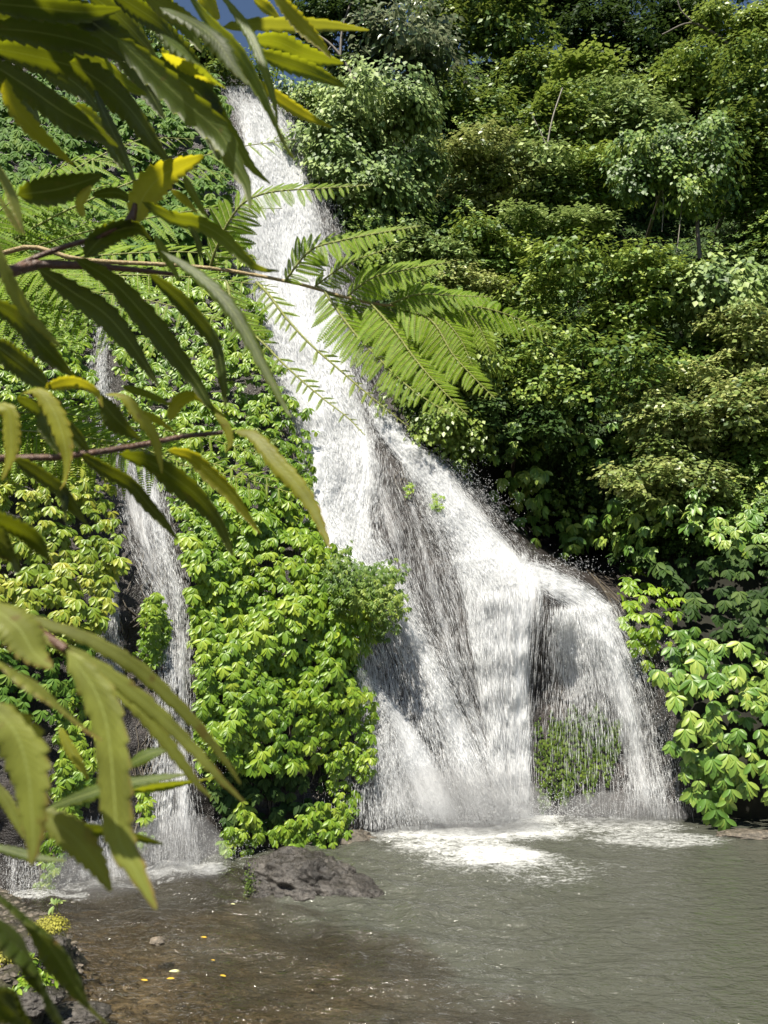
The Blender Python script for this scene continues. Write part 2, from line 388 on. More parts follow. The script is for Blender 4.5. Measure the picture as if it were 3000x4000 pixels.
# ------------------------------------------------------------------ leaf templates (y along the leaf, z its normal)
T4 = np.array([[0, 0, 0], [0.5, .42, .07], [0, 1, -.04], [-.5, .42, .07]], float) * [0.75, 1, 1]
F4 = np.array([[0, 1, 2], [0, 2, 3]])
def blade(st, wd, fold=0.12, sag=0.25):
    v = []
    for t, w in zip(st, wd):
        z = -sag * t * t
        v += [[-w, t, z + fold * w * 2 - .0], [0, t, z], [w, t, z + fold * w * 2]]
    v = np.array(v, float); f = []
    for i in range(len(st) - 1):
        a = 3 * i; f += [[a, a + 1, a + 4, a + 3], [a + 1, a + 2, a + 5, a + 4]]
    return v, np.array(f)
TB, FB = blade([0, .22, .52, .8, 1], [.02, .15, .21, .165, .012], 0.18, 0.26)
TS, FS = blade([0, .35, .7, 1], [.03, .27, .22, .02], 0.3, 0.25)
UP = np.array([0, 0, 1.0])

def rosettes(acc, pos, nor, size, k=6, spread=85, tint=None, tv=TB, tf=FB, droop=0.35, out=0.32):
    """hands of leaflets that hang from each point"""
    n = len(pos); size = np.broadcast_to(size, (n,))
    tint = rng.random(n) if tint is None else tint
    o = nrm(nor + 0.2 * rng.normal(size=(n, 3)))
    dn = nrm(-UP - np.sum(-UP * o, -1, keepdims=True) * o + 1e-4); sd = np.cross(o, dn)
    for j in range(k):
        ph = np.radians(np.linspace(-spread, spread, k)[j] + rng.normal(0, 9, n))[:, None]
        d = np.cos(ph) * dn + np.sin(ph) * sd * .8 + out * o - droop * UP + 0.06 * rng.normal(size=(n, 3))
        nn = o + 0.5 * UP + 0.12 * rng.normal(size=(n, 3))
        s = size * (1 - 0.25 * abs(np.linspace(-1, 1, k)[j])) * rng.uniform(.8, 1.15, n)
        v, f = scatter(tv, tf, pos + 0.02 * nrm(d), frames(d, nn), s)
        acc.add(v, f, np.repeat(np.clip(tint + rng.normal(0, .07, n), 0, 1), len(tv)))

def in_poly(poly, x, y):
    poly = np.asarray(poly, float); r = np.zeros(len(x), bool); j = len(poly) - 1
    for i in range(len(poly)):
        xi, yi = poly[i]; xj, yj = poly[j]
        r ^= ((yi > y) != (yj > y)) & (x < (xj - xi) * (y - yi) / (yj - yi + 1e-9) + xi); j = i
    return r
def sample(poly, n):
    p = np.asarray(poly, float); lo, hi = p.min(0), p.max(0); xs, ys = np.empty(0), np.empty(0)
    while len(xs) < n:
        x = rng.uniform(lo[0], hi[0], n * 2); y = rng.uniform(lo[1], hi[1], n * 2); k = in_poly(p, x, y)
        xs, ys = np.r_[xs, x[k]], np.r_[ys, y[k]]
    return xs[:n], ys[:n]
def poly_area(p):
    p = np.asarray(p, float); x, y = p[:, 0], p[:, 1]
    return abs(np.dot(x, np.roll(y, 1)) - np.dot(y, np.roll(x, 1))) / 2

def vine(name, label, cat, poly, leaf_px, mat, cover=2.6, k=6, lump=0.5, lf=1.0, thick=0.35, tv=TB, tf=FB, spread=85, stems=8, tshift=0.0, group=None, droop=.45):
    """a curtain of climbing leaves that follows the rock"""
    n = int(cover * poly_area(poly) / (leaf_px * leaf_px * 1.1))
    x, y = sample(poly, n); p = hit(x, y); nn = surf_normal(p)
    lu = fbm(p * lf + 31, 3)
    off = lump * np.clip(lu * 2.4 - 0.7, 0, 1.2) + 1.5 * thick * rng.random(n)
    nn = nrm(nn * [1, 1, 0.6] + [0, 0, 0.12])
    q = p + nn * off[:, None]
    size = leaf_px * q[:, 1] / F * rng.uniform(.7, 1.25, n) * (.7 + .54 * fbm(p * .8 + 3, 2))
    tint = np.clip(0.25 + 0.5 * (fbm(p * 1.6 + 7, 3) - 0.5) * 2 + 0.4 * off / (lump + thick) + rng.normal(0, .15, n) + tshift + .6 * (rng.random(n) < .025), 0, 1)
    root = p[np.argmin(p[:, 2])]
    t = thing(name, label, cat, root, group)
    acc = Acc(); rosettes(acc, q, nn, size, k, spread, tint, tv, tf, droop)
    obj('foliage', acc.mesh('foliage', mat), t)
    sa = Acc()
    for i in rng.choice(n, min(stems, n), replace=False):
        a = p[i]; pts = [a + [0, -0.05, 0]]
        for s_ in range(7):
            b = pts[-1] + [rng.normal(0, .12), 0, rng.uniform(.15, .4)]
            b[1] = S(np.array([b[0]]), np.array([b[2]]))[0] - 0.06; pts.append(b)
        v, f = tube(pts, np.linspace(.018, .01, 8), 5); obj('stem', mesh_np('stem', v, f, mat=M['bark']), t)
    return t

# ------------------------------------------------------------------ waterfalls
m = N('falling water')
uv = m.n('UVMap').outputs[0]
d = m.n('Attribute', attribute_name='dens').outputs['Fac']
n1 = m.noise(m.n('Mapping', {'Vector': uv, 'Scale': (16, 1.5, 1)}).outputs[0], 1.0, 6, 0.68, 0.5)
n2 = m.noise(m.n('Mapping', {'Vector': uv, 'Scale': (45, 9, 1)}).outputs[0], 1.0, 3, 0.6, 0.4)
n0 = m.noise(m.n('Mapping', {'Vector': uv, 'Scale': (4.5, .3, 1)}).outputs[0], 1.0, 3, 0.6, 0.6)
nn_ = m.math('ADD', m.math('ADD', m.math('MULTIPLY', n1, 0.42), m.math('MULTIPLY', n2, 0.2)), m.math('MULTIPLY', n0, 0.38))
al = m.math('MULTIPLY', m.math('MULTIPLY', m.math('SUBTRACT', m.math('ADD', nn_, d), 0.80), 2.3, clamp=True), 0.95)
wp = m.n('BsdfPrincipled', {'Base Color': (0.88, 0.89, 0.9, 1), 'Roughness': 0.4, 'Normal': m.bump(nn_, 0.35, 0.06)})
wt = m.n('BsdfTranslucent', {'Color': (0.8, 0.82, 0.83, 1)})
ws = m.mixs(0.3, wp.outputs[0], wt.outputs[0])
M['fall'] = m.done(m.mixs(al, m.n('BsdfTransparent').outputs[0], ws))
m = N('white spray')
wp = m.n('BsdfPrincipled', {'Base Color': (0.93, 0.94, 0.95, 1), 'Roughness': 0.4})
wt = m.n('BsdfTranslucent', {'Color': (0.93, 0.94, 0.95, 1)})
M['spray'] = m.done(m.mixs(0.45, wp.outputs[0], wt.outputs[0]))
TD = np.array([[0, -.5, 0], [.5, 0, 0], [0, 0, .5], [-.5, 0, 0], [0, 0, -.5], [0, .5, 0]], float)
FD = np.array([[0, 1, 2], [0, 2, 3], [0, 3, 4], [0, 4, 1], [5, 2, 1], [5, 3, 2], [5, 4, 3], [5, 1, 4]])

def stream(parent, sprayacc, rows, dens, per_m2=260, jit=.05, off=0.22, wid=(.008, .02), ln=(.05, .3), spray=0.15, edge=0.12, sheet=True, bul=0.15):
    rows = np.array(rows, float)          # xl, yl, xr, yr
    nu, nv = 40, 150
    le = smooth_path(rows[:, :2], nv); ri = smooth_path(rows[:, 2:], nv)
    u = np.linspace(0, 1, nu)[:, None]
    px = le[None, :, 0] * (1 - u) + ri[None, :, 0] * u; py = le[None, :, 1] * (1 - u) + ri[None, :, 1] * u
    Y = hit(px, py)[:, 1].reshape(nu, nv)
    for _ in range(12):
        Yp = np.pad(Y, 1, mode='edge'); Y = (Yp[:-2, 1:-1] + Yp[2:, 1:-1] + Yp[1:-1, :-2] + Yp[1:-1, 2:] + Y) / 5
    Y = Y - off - bul * np.sin(np.pi * u)
    G = P(px, py, Y)
    Wm = np.linalg.norm(G[-1] - G[0], axis=-1).mean()
    vl = np.r_[0, np.cumsum(np.linalg.norm(np.diff(G[nu // 2], axis=0), axis=-1))]
    ug = np.broadcast_to(u, (nu, nv)); vg = np.broadcast_to(np.linspace(0, 1, nv)[None], (nu, nv))
    D = np.clip(dens(ug, vg), 0, 1)
    ef = np.clip(np.minimum(ug, 1 - ug) / 0.2, 0, 1) ** .7 * np.clip(np.minimum(vg, 1 - vg) / 0.09, 0, 1) ** .7
    G2 = G.copy(); G2[..., 1] -= 0.12 * (fbm(col3(ug * Wm * 5, vg * vl[-1] * .5, 3), 3) - .5)
    if sheet:
        uvs = np.stack([ug * Wm + rng.uniform(0, 50), vg * vl[-1]], -1).reshape(-1, 2)
        obj('water_sheet', mesh_np('water_sheet', G2.reshape(-1, 3), grid_faces(nu, nv), mat=M['fall'], attrs={'dens': (D * ef).ravel()}, uv=uvs), parent)
    n = int(2.6 * per_m2 * Wm * vl[-1])
    uu = rng.random(n * 3); vv = rng.random(n * 3)
    du = rng.uniform(0, 50)
    st = fbm(col3(uu * Wm * 9 + du, vv * vl[-1] * .35, 1), 3)
    keep = rng.random(n * 3) < dens(uu, vv) * np.clip(st * 4.6 - 1.85, 0.03, 1)
    uu, vv = uu[keep], vv[keep]; n = len(uu)
    uu = uu + rng.normal(0, edge, n) * (rng.random(n) < spray * 2.5)
    fi = np.clip(uu, 0, .9999) * (nu - 1); fj = np.clip(vv, 0, .9999) * (nv - 1)
    i, j = fi.astype(int), fj.astype(int); a, b = (fi - i)[:, None], (fj - j)[:, None]
    p = (G[i, j] * (1 - a) + G[i + 1, j] * a) * (1 - b) + (G[i, j + 1] * (1 - a) + G[i + 1, j + 1] * a) * b
    p += (G[-1, j] - G[0, j]) * (uu - np.clip(uu, 0, 1))[:, None]
    d = nrm(G[i, j + 1] - G[i, j]) + jit * rng.normal(size=(n, 3))
    dist = np.where(rng.random(n) < spray, rng.exponential(.28, n), rng.random(n) * .1)
    p[:, 1] -= dist
    p[:, 0] += rng.normal(0, .02, n); 
    l = rng.uniform(*ln, n) * np.where(dist > .12, .2, 1.25); w = rng.uniform(*wid, n) * .4
    v, f = scatter(TD, FD, p, frames(d, rng.normal(size=(n, 3))), np.stack([w, l, w], -1))
    sprayacc.add(v, f)

def droplets(acc, n, px, py, sx, sy, dY, sz=(.008, .022), vert=2.2, ylift=0):
    """fine drops thrown into the air round a place on the water or rock"""
    x = px + rng.normal(0, sx, n); y = py - np.abs(rng.normal(0, sy, n)) if ylift else py + rng.normal(0, sy, n)
    p0 = P(x, y, dY + rng.normal(0, .35, n))
    p0 = p0[p0[:, 2] > 0.0]; n = len(p0)
    w = rng.uniform(*sz, n) * .75
    d = np.stack([rng.normal(0, .35, n), rng.normal(0, .35, n), -np.ones(n)], -1)
    v, f = scatter(TD, FD, p0, frames(d, rng.normal(size=(n, 3))), np.stack([w, w * rng.uniform(1, vert, n), w], -1))
    acc.add(v, f)

def bell(u, c, s): return np.exp(-((u - c) / s) ** 2)
def ROW(*r): return [(a, y, b, y) for a, b, y in r]
base = V(1000, 1790, 19.8)
wf = thing('waterfall', 'broad white waterfall pouring down the middle cliff and fanning out into the pool', 'waterfall', (base.x, base.y, 0))
sp = Acc()
stream(wf, sp, ROW((485,600,190),(512,635,280),(518,680,370),(500,712,460),(515,733,550),(545,752,650),(562,775,740),(598,798,830),(640,818,920),(660,832,1000),(652,822,1080),(665,820,1150),(690,850,1236)),
       lambda u, v: 0.66 + .32 * bell(u, .42, .32) - .22 * bell(u, 1, .2) - .12 * bell(v, .62, .08), 330, wid=(.008, .02), ln=(.08, .4), spray=.3, edge=.1)
stream(wf, sp, ROW((650,700,930),(665,740,1010),(660,740,1090),(680,760,1160),(700,800,1235)), lambda u, v: .75 + 0 * u, 300, wid=(.008, .02), off=.4)
stream(wf, sp, ROW((795,835,880),(812,866,925),(840,900,965),(868,945,1005),(890,985,1040)), lambda u, v: .8 - .2 * v, 420)
stream(wf, sp, [(868,968,905,965),(885,1030,965,1000),(915,1100,1025,1065),(950,1160,1075,1125),(975,1210,1125,1185),(1003,1280,1168,1258)],
       lambda u, v: .46 + .3 * bell(u, .55, .25) - .1 * bell(u, 0, .2) + .25 * bell(v, 1, .25), 520, spray=.35, edge=.14)
stream(wf, sp, ROW((800,900,1000),(800,955,1080),(830,985,1180),(850,1010,1280),(890,1030,1380),(930,1050,1480),(985,1075,1580),(1040,1090,1690)),
       lambda u, v: .235 + .2 * bell(u, .1, .15) + .16 * bell(u, .55, .06) + .12 * bell(u, .8, .04) + .14 * bell(v, 1, .35), 200, wid=(.007, .014), ln=(.1, .5))
stream(wf, sp, ROW((695,850,1222),(735,885,1300),(775,940,1400),(785,990,1500),(785,1040,1600),(780,1080,1700),(778,1115,1790)),
       lambda u, v: .34 + .46 * bell(u, .84, .13) * np.clip(v * 3, .3, 1) + .3 * bell(v, 0, .12) - .1 * bell(u, .5, .15), 520, spray=.3, off=.4, ln=(.08, .4))
stream(wf, sp, ROW((772,785,1445),(774,850,1500),(774,905,1560),(774,955,1640),(774,1005,1720),(776,1040,1792)),
       lambda u, v: .33 + .36 * bell(u, .78, .3) * np.clip(v * 1.8, 0, 1), 520, spray=.45, edge=.16, off=.5, bul=.3, wid=(.007, .018), ln=(.03, .14))
stream(wf, sp, [(978,1212,1168,1196),(992,1250,1168,1240),(1005,1300,1172,1290),(1015,1380,1162,1380),(1030,1460,1156,1460),(1045,1560,1153,1560),(1058,1660,1151,1660),(1070,1768,1150,1766)],
       lambda u, v: .47 + .25 * bell(u, .75, .3) + .25 * bell(v, 0, .2), 620, spray=.1, jit=.02, off=.3, bul=.05, wid=(.006, .014), ln=(.12, .7))
stream(wf, sp, [(1095,1208,1110,1262),(1150,1215,1165,1275),(1210,1235,1205,1300),(1265,1268,1250,1330),(1320,1312,1295,1370)],
       lambda u, v: .72 - .25 * u, 560, spray=.3, off=.16, bul=.05)
stream(wf, sp, [(1195,1320,1318,1310),(1192,1400,1350,1390),(1192,1470,1378,1460),(1188,1540,1402,1530),(1184,1620,1420,1620),(1180,1700,1434,1700),(1178,1768,1444,1768)],
       lambda u, v: np.clip(.42 + .3 * bell(u, .86, .16) + .3 * bell(v, 0, .2) - 1.25 * np.clip(v - .33, 0, .45) * np.clip(1.35 - u * 1.3, 0, 1), 0.04, 1), 480, spray=.3, jit=.04, off=.35, bul=.1, wid=(.006, .016), ln=(.08, .5))
for x, y, h_, hy, n in ((1000,1780,120,40,5200),(900,1770,60,60,2600),(1120,1770,60,30,2200),(1400,1740,45,60,1800),(1300,1770,80,22,1300),(1060,1850,70,14,1300)):
    droplets(sp, int(n * 1.2), x, y, h_, hy, 19.4 if x < 1200 else 20.3, ylift=1)
for x, y, n, sx, sy in ((1000,1050,900,30,35),(1060,1120,900,30,35),(1010,990,500,25,25),(1200,1225,700,50,12),(1430,1600,800,18,110),(1370,1450,500,15,60),(640,300,900,20,60),(700,400,900,18,60),(730,250+300,600,15,60),(870,1300,500,15,40),(930,1450,700,20,70)):
    droplets(sp, n, x, y, sx, sy, hit(np.array([x]), np.array([y]))[0, 1] - .5, (.01, .026))
droplets(sp, 800, 830, 950, 40, 30, 23.0, (.008, .02))
obj('spray', sp.mesh('spray', M['spray']), wf, kind='stuff')

base = V(370, 1875, 16.3)
lf = thing('waterfall', 'narrow ragged waterfall on the left, sliding down dark rock between two leafy walls', 'waterfall', (base.x, base.y, 0))
sp = Acc()
stream(lf, sp, ROW((198,222,430),(200,226,560),(203,236,700),(188,246,860),(200,300,930)), lambda u, v: .3 + .12 * v + 0 * u, 320)
stream(lf, sp, [(212,930,300,925),(222,1050,352,1040),(240,1130,368,1120),(280,1230,388,1215),(325,1320,404,1300),(345,1450,411,1440),(332,1600,415,1600),(320,1750,422,1750),(310,1868,432,1868)],
       lambda u, v: .28 + .25 * bell(u, .8, .2) + .2 * bell(u, .45, .12) * (v < .6) + .12 * bell(v, 1, .2), 420, wid=(.007, .016), ln=(.06, .3), spray=.2)
stream(lf, sp, ROW((236,252,1190),(237,254,1280),(222,262,1350),(200,272,1420),(200,285,1520)), lambda u, v: .42 + 0 * u, 320, wid=(.006, .014))
stream(lf, sp, ROW((175,260,1760),(160,270,1830),(150,285,1905)), lambda u, v: .4 + 0 * u, 420, wid=(.006, .013), ln=(.03, .15))
stream(lf, sp, ROW((10,80,1850),(5,90,1900),(0,95,1935)), lambda u, v: .3 + 0 * u, 420, wid=(.006, .013), ln=(.03, .12))
for x, y, sx, sy, n, Y in ((380,1868,55,50,2600,16.1),(380,1700,45,90,1500,16.9),(220,1900,60,45,1800,15.5),(60,1930,60,40,1500,14.9),(300,1890,90,20,900,15.8),(480,1852,50,20,500,16.8)):
    droplets(sp, n, x, y, sx, sy, Y, (.006, .015), ylift=1)
obj('spray', sp.mesh('spray', M['spray']), lf, kind='stuff')

m = N('drifting mist')
vol = m.n('VolumePrincipled', {'Color': (1, 1, 1, 1), 'Density': .6, 'Anisotropy': .2})
m.nt.links.new(vol.outputs[0], m.out.inputs['Volume']); M['mist'] = m.m
def mist(parent, px, py, Y, r):
    import bmesh
    bm = bmesh.new(); bmesh.ops.create_icosphere(bm, subdivisions=4, radius=1)
    v = np.array([x.co[:] for x in bm.verts]); f = np.array([[a.index for a in q.verts] for q in bm.faces]); bm.free()
    c = P(px, py, Y); v = v * (.75 + .5 * fbm(v * 1.8 + px, 3))[:, None] * r + c
    obj('mist', mesh_np('mist', v, f, mat=M['mist']), parent)
mist(wf, 980, 1745, 19.2, np.array([2.5, .7, 1.1])); mist(wf, 1330, 1760, 20.0, np.array([1.6, .5, .6])); pass
mist(lf, 370, 1850, 15.9, np.array([1.1, .5, .8])); mist(lf, 200, 1895, 15.0, np.array([1.1, .4, .5]))
# ------------------------------------------------------------------ climbing plants on the rock
PAL = dict(tv=TB, tf=FB)
vine('climbing_vine', 'thick curtain of bright green hanging leaf hands between the two waterfalls', 'climbing plant',
     [(372,1090),(430,1040),(560,1090),(640,1110),(690,1200),(720,1240),(800,1300),(770,1450),(772,1600),(745,1650),(640,1655),(500,1660),(425,1600),(418,1400),(385,1230)], 22, M['vine'], 5.6, 7, .7, .8, .3, stems=20)
vine('climbing_vine', 'small leaved climber edging the right bank of the narrow waterfall', 'climbing plant',
     [(405,1290),(440,1290),(455,1480),(470,1700),(425,1650),(415,1450)], 17, M['vine_small'], 3.0, 6, .35, 1.2, .25)
vine('climbing_vine', 'small leaved climber hanging to the water just behind the grey boulder', 'climbing plant',
     [(560,1800),(600,1775),(640,1750),(700,1720),(690,1640),(745,1620),(772,1560),(772,1700),(745,1790),(690,1830),(600,1830)], 17, M['vine_small'], 3.2, 6, .45, 1.2, .25)
vine('climbing_vine', 'small leaved tuft of creeper touching the water left of the grey boulder', 'climbing plant',
     [(475,1780),(520,1700),(555,1790),(545,1838),(475,1842)], 18, M['vine_small'], 2.6, 6, .35, 1.2, .25)
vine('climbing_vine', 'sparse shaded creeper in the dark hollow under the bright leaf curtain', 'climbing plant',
     [(430,1600),(520,1650),(700,1650),(680,1720),(560,1790),(470,1790)], 20, M['dark_shade_leaf'], 1.6, 6, .2, 1.2, .2)  # the hollow's shade is put into the leaf colour
vine('climbing_vine', 'yellowish leafy wall of creeper at the left edge of the narrow waterfall', 'climbing plant',
     [(-330,880),(60,900),(200,960),(222,1050),(235,1160),(238,1260),(200,1340),(190,1400),(60,1420),(-330,1400)], 25, M['vine_yellow'], 3.8, 7, .6, .8, .3, stems=12)
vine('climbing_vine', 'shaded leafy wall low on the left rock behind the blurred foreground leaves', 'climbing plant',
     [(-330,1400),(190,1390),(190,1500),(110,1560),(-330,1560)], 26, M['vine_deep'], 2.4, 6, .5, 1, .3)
vine('creeper_clump', 'round tuft of creeper growing in the middle of the narrow waterfall', 'climbing plant',
     [(265,1370),(280,1320),(312,1302),(345,1330),(356,1380),(348,1430),(310,1450),(270,1425)], 15, M['vine_small'], 5.0, 6, .8, .6, .35)
vine('creeper_clump', 'tall hanging strip of bright creeper on the rock left of the narrow waterfall', 'climbing plant',
     [(110,1540),(150,1480),(190,1500),(188,1640),(170,1760),(105,1790)], 18, M['vine_small'], 3.0, 6, .4, 1, .25)
vine('creeper_clump', 'small yellow green tuft of creeper at the wet foot of the narrow waterfall', 'climbing plant',
     [(278,1700),(310,1690),(315,1800),(300,1840),(285,1800)], 16, M['vine_small'], 2.6, 6, .3, 1, .2)
vine('creeper_clump', 'thin leaf spray dangling just above the foam at the far left', 'climbing plant',
     [(75,1790),(130,1790),(130,1860),(100,1930),(68,1925)], 18, M['vine_small'], 1.8, 5, .3, 1, .25)
vine('climbing_vine', 'mid green leafy wall covering the cliff between the upper falls', 'climbing plant',
     [(250,880),(330,700),(430,560),(500,480),(545,640),(565,740),(600,830),(640,920),(662,960),(650,1100),(560,1095),(430,1050),(365,1085),(330,1000)], 20, M['vine'], 3.8, 6, .7, .8, .3, tshift=-.05, stems=14)
vine('climbing_vine', 'shadowy creeper high on the cliff left of the waterfall lip', 'climbing plant',
     [(-330,300),(100,180),(300,150),(470,180),(490,330),(500,470),(430,560),(300,600),(-330,600)], 21, M['vine_deep'], 5.5, 6, .9, .5, .4, tshift=-.1)
vine('climbing_vine', 'leafy creeper covering the far left cliff behind the fern fronds', 'climbing plant',
     [(-330,590),(190,560),(200,700),(188,860),(200,950),(60,900),(-330,880)], 21, M['vine'], 3.6, 6, .7, .7, .3)
vine('climbing_vine', 'creeper between the thin upper trickle and the leafy middle wall', 'climbing plant',
     [(240,560),(430,545),(330,700),(250,870),(236,700)], 22, M['vine'], 2.8, 6, .6, .8, .3)
vine('hanging_grass', 'fine pale grassy growth draped on the cliff beside the main waterfall', 'grass clump',
     [(520,960),(580,960),(650,1040),(640,1100),(540,1060)], 14, M['yellow'], 3.0, 5, .8, 1, .3, tv=TB * [.4, 1, 1], tf=FB)
vine('shrub', 'fine leaved bushy shrub sticking out over the white water from the leaf curtain', 'shrub',
     [(650,1250),(720,1235),(800,1262),(832,1275),(815,1310),(822,1350),(800,1400),(740,1370),(680,1330)], 11, M['mid'], 5.0, 5, 1.3, .8, .6, tv=TB * [.8, 1, 1], tf=FB)
vine('moss_growth', 'green mossy growth hanging behind the thin right veil of the main waterfall', 'moss',
     [(1148,1570),(1160,1545),(1172,1600),(1185,1530),(1215,1560),(1235,1510),(1262,1550),(1290,1515),(1318,1560),(1345,1545),(1340,1620),(1310,1700),(1295,1650),(1270,1730),(1240,1690),(1215,1745),(1190,1720),(1165,1760),(1150,1700)], 7, M['moss'], 3.0, 4, .15, 2, .12, tv=TB, tf=FB, spread=40, droop=.9, stems=0 or 3)
vine('climbing_vine', 'bright small leaved climber topping the rock at the right end of the ledge', 'climbing plant',
     [(1322,1300),(1360,1265),(1410,1275),(1450,1300),(1440,1380),(1400,1440),(1360,1420),(1335,1360)], 22, M['vine'], 2.6, 6, .5, 1, .3)
vine('climbing_vine', 'large drooping leaf hands hanging low over the pool at the right edge', 'climbing plant',
     [(1395,1400),(1480,1370),(1560,1400),(1960,1500),(1960,1690),(1640,1720),(1560,1690),(1520,1740),(1460,1640),(1440,1560),(1410,1480)], 30, M['palm'], 2.6, 7, .9, .7, .5, stems=10, tshift=.08)
vine('climbing_vine', 'shaded dark leaf hands on the right wall above the low bright ones', 'climbing plant',
     [(1330,1240),(1500,1230),(1960,1200),(1960,1500),(1560,1400),(1470,1370),(1440,1300)], 29, M['dark_shade_leaf'], 2.4, 6, .7, .7, .5, stems=10)  # same kind of leaf hands, their shade put into a darker colour
vine('climbing_vine', 'row of pale leaf hands jutting from the right wall under the small leaved shrub', 'climbing plant',
     [(1330,1170),(1400,1140),(1960,1110),(1960,1230),(1560,1240),(1420,1230)], 29, M['palm'], 2.8, 7, 1.2, .7, .7, stems=8, tshift=.05)
vine('climbing_vine', 'sunlit leaf hands overhanging the dark hollow right of the main waterfall', 'climbing plant',
     [(1060,1060),(1130,1020),(1230,985),(1340,1000),(1370,1080),(1330,1150),(1240,1130),(1150,1075)], 27, M['palm'], 3.4, 7, 2.6, .5, 1.4, stems=8, tshift=.05)
for x, y in ((878,1070), (938,1100), (930,1085), (640, 1120)):
    pass
vine('plant_tuft', 'tiny green tuft clinging to bare dark rock in the middle of the main waterfall', 'plant',
     [(925,1085),(948,1080),(950,1115),(930,1118)], 9, M['vine_small'], 4, 5, .3, 1, .2)
vine('plant_tuft', 'smaller green tuft on wet rock just upper left of its neighbour in the main waterfall', 'plant',
     [(868,1062),(888,1058),(890,1080),(872,1084)], 8, M['vine_small'], 3, 5, .3, 1, .2)

# ------------------------------------------------------------------ trees on the hillside
BR = {}
def tree(label, px, py, rx, ry, Y, mat, leaf_px=11, style='mix', n=None, cover=5.0, nb=14, name='tree', cat='tree', flat=1.0, bark='bark', seed=None, trunk=True, tshift=0.0, limbs=5, extra=()):
    r_ = np.random.default_rng(seed if seed is not None else int(px * 7 + py))
    rx, ry = rx * 1.18, ry * 1.18
    c = P(px, py, Y); R = np.array([rx * Y / F, 0.9 * (rx + ry) / 2 * Y / F, ry * Y / F])
    root_y = S(np.array([c[0]]), np.array([c[2] - R[2] * .9]))[0]
    rz = c[2] - R[2] * 0.9
    root = np.array([c[0] + r_.normal(0, .3), max(root_y + .1, c[1]), rz])
    t = thing(name, label, cat, root)
    d = r_.normal(size=(nb, 3)); d[:, 1] = -np.abs(d[:, 1]) * .8; d = nrm(d); nb2 = nb
    bc = c + d * R * r_.uniform(.3, 1.0, (nb, 1)); br = R.mean() * r_.uniform(.2, .5, nb)
    n = n or int(1.5 * cover * math.pi * rx * ry / (leaf_px ** 2 * .5))
    ln_ = 1.12 * leaf_px * Y / F
    ns = max(20, n // 16); kb = r_.integers(0, nb, ns)                      # sprigs, each a spray of leaves
    ds = r_.normal(size=(ns, 3)); ds[:, 2] = ds[:, 2] * .9 + .3; ds = nrm(ds)
    rs = r_.uniform(.35, 1.12, ns) ** .7 * (.75 + .6 * fbm(bc[kb] * .9 + ds * 1.7, 2))
    sc_ = bc[kb] + ds * (br[kb] * rs)[:, None] * [1.2, 1.0, .8 * flat]
    sb = r_.uniform(.05, .75, nb)[kb] + r_.normal(0, .13, ns)
    k = r_.integers(0, ns, n); dd = ds[k]
    az = r_.uniform(0, 2 * np.pi, n); ho = np.stack([np.cos(az), np.sin(az), np.zeros(n)], -1)
    rad = r_.uniform(.1, 1.25, n) * ln_ * 1.5
    q = sc_[k] + ho * rad[:, None] + UP * (r_.normal(0, .35, n) * ln_ - .35 * rad)[:, None] + dd * (r_.normal(0, .4, n) * ln_)[:, None]
    size = ln_ * r_.uniform(.7, 1.35, n)
    if style == 'droop':
        q = q - UP * (r_.uniform(0, 2.2, n) * ln_)[:, None]
        dirs = dd * .35 + ho * .4 - UP * .9; no = dd + [0, -.4, .4] + .35 * r_.normal(size=(n, 3))
    elif style == 'flat': dirs = ho + dd * .2 - UP * .15; no = UP + .6 * dd + [0, -.3, 0] + .3 * r_.normal(size=(n, 3))
    else: dirs = dd * .3 + ho - UP * .55; no = UP * .6 + dd * .9 + np.array([0, -.35, 0]) + ho * .25 + .35 * r_.normal(size=(n, 3))
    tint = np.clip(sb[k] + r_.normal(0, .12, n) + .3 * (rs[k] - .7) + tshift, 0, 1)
    v, f = scatter(T4 if leaf_px < 14 else TS, F4 if leaf_px < 14 else FS, q, frames(dirs, no), size)
    acc = Acc(); acc.add(v, f, np.repeat(tint, len(v) // n))
    obj('crown', acc.mesh('crown', mat), t)
    if trunk:
        ta = Acc(); th = max(.05, .045 * R.mean())
        mid = (root + c) / 2 + r_.normal(0, .15, 3)
        pts = smooth_path([root - [0, 0, .5], mid, c + [0, 0, R[2] * .3]], 10)
        v, f = tube(pts, np.linspace(th, th * .5, 10), 7); ta.add(v, f)
        for b in r_.choice(nb, min(nb, limbs), replace=False):
            a = pts[r_.integers(4, 9)]; mm = (a + bc[b]) / 2 + [0, 0, -.1 * R[2]]
            v, f = tube(smooth_path([a, mm, bc[b]], 7), np.linspace(th * .45, th * .12, 7), 6); ta.add(v, f)
        for pth, ey, er in extra:
            v, f = tube(smooth_path([P(a, b, ey) for a, b in pth], 14), np.linspace(er, er * .5, 14), 6); obj('limb', mesh_np('limb', v, f, mat=M[bark]), t)
        obj('trunk', ta.mesh('trunk', M[bark]), t)
    return t
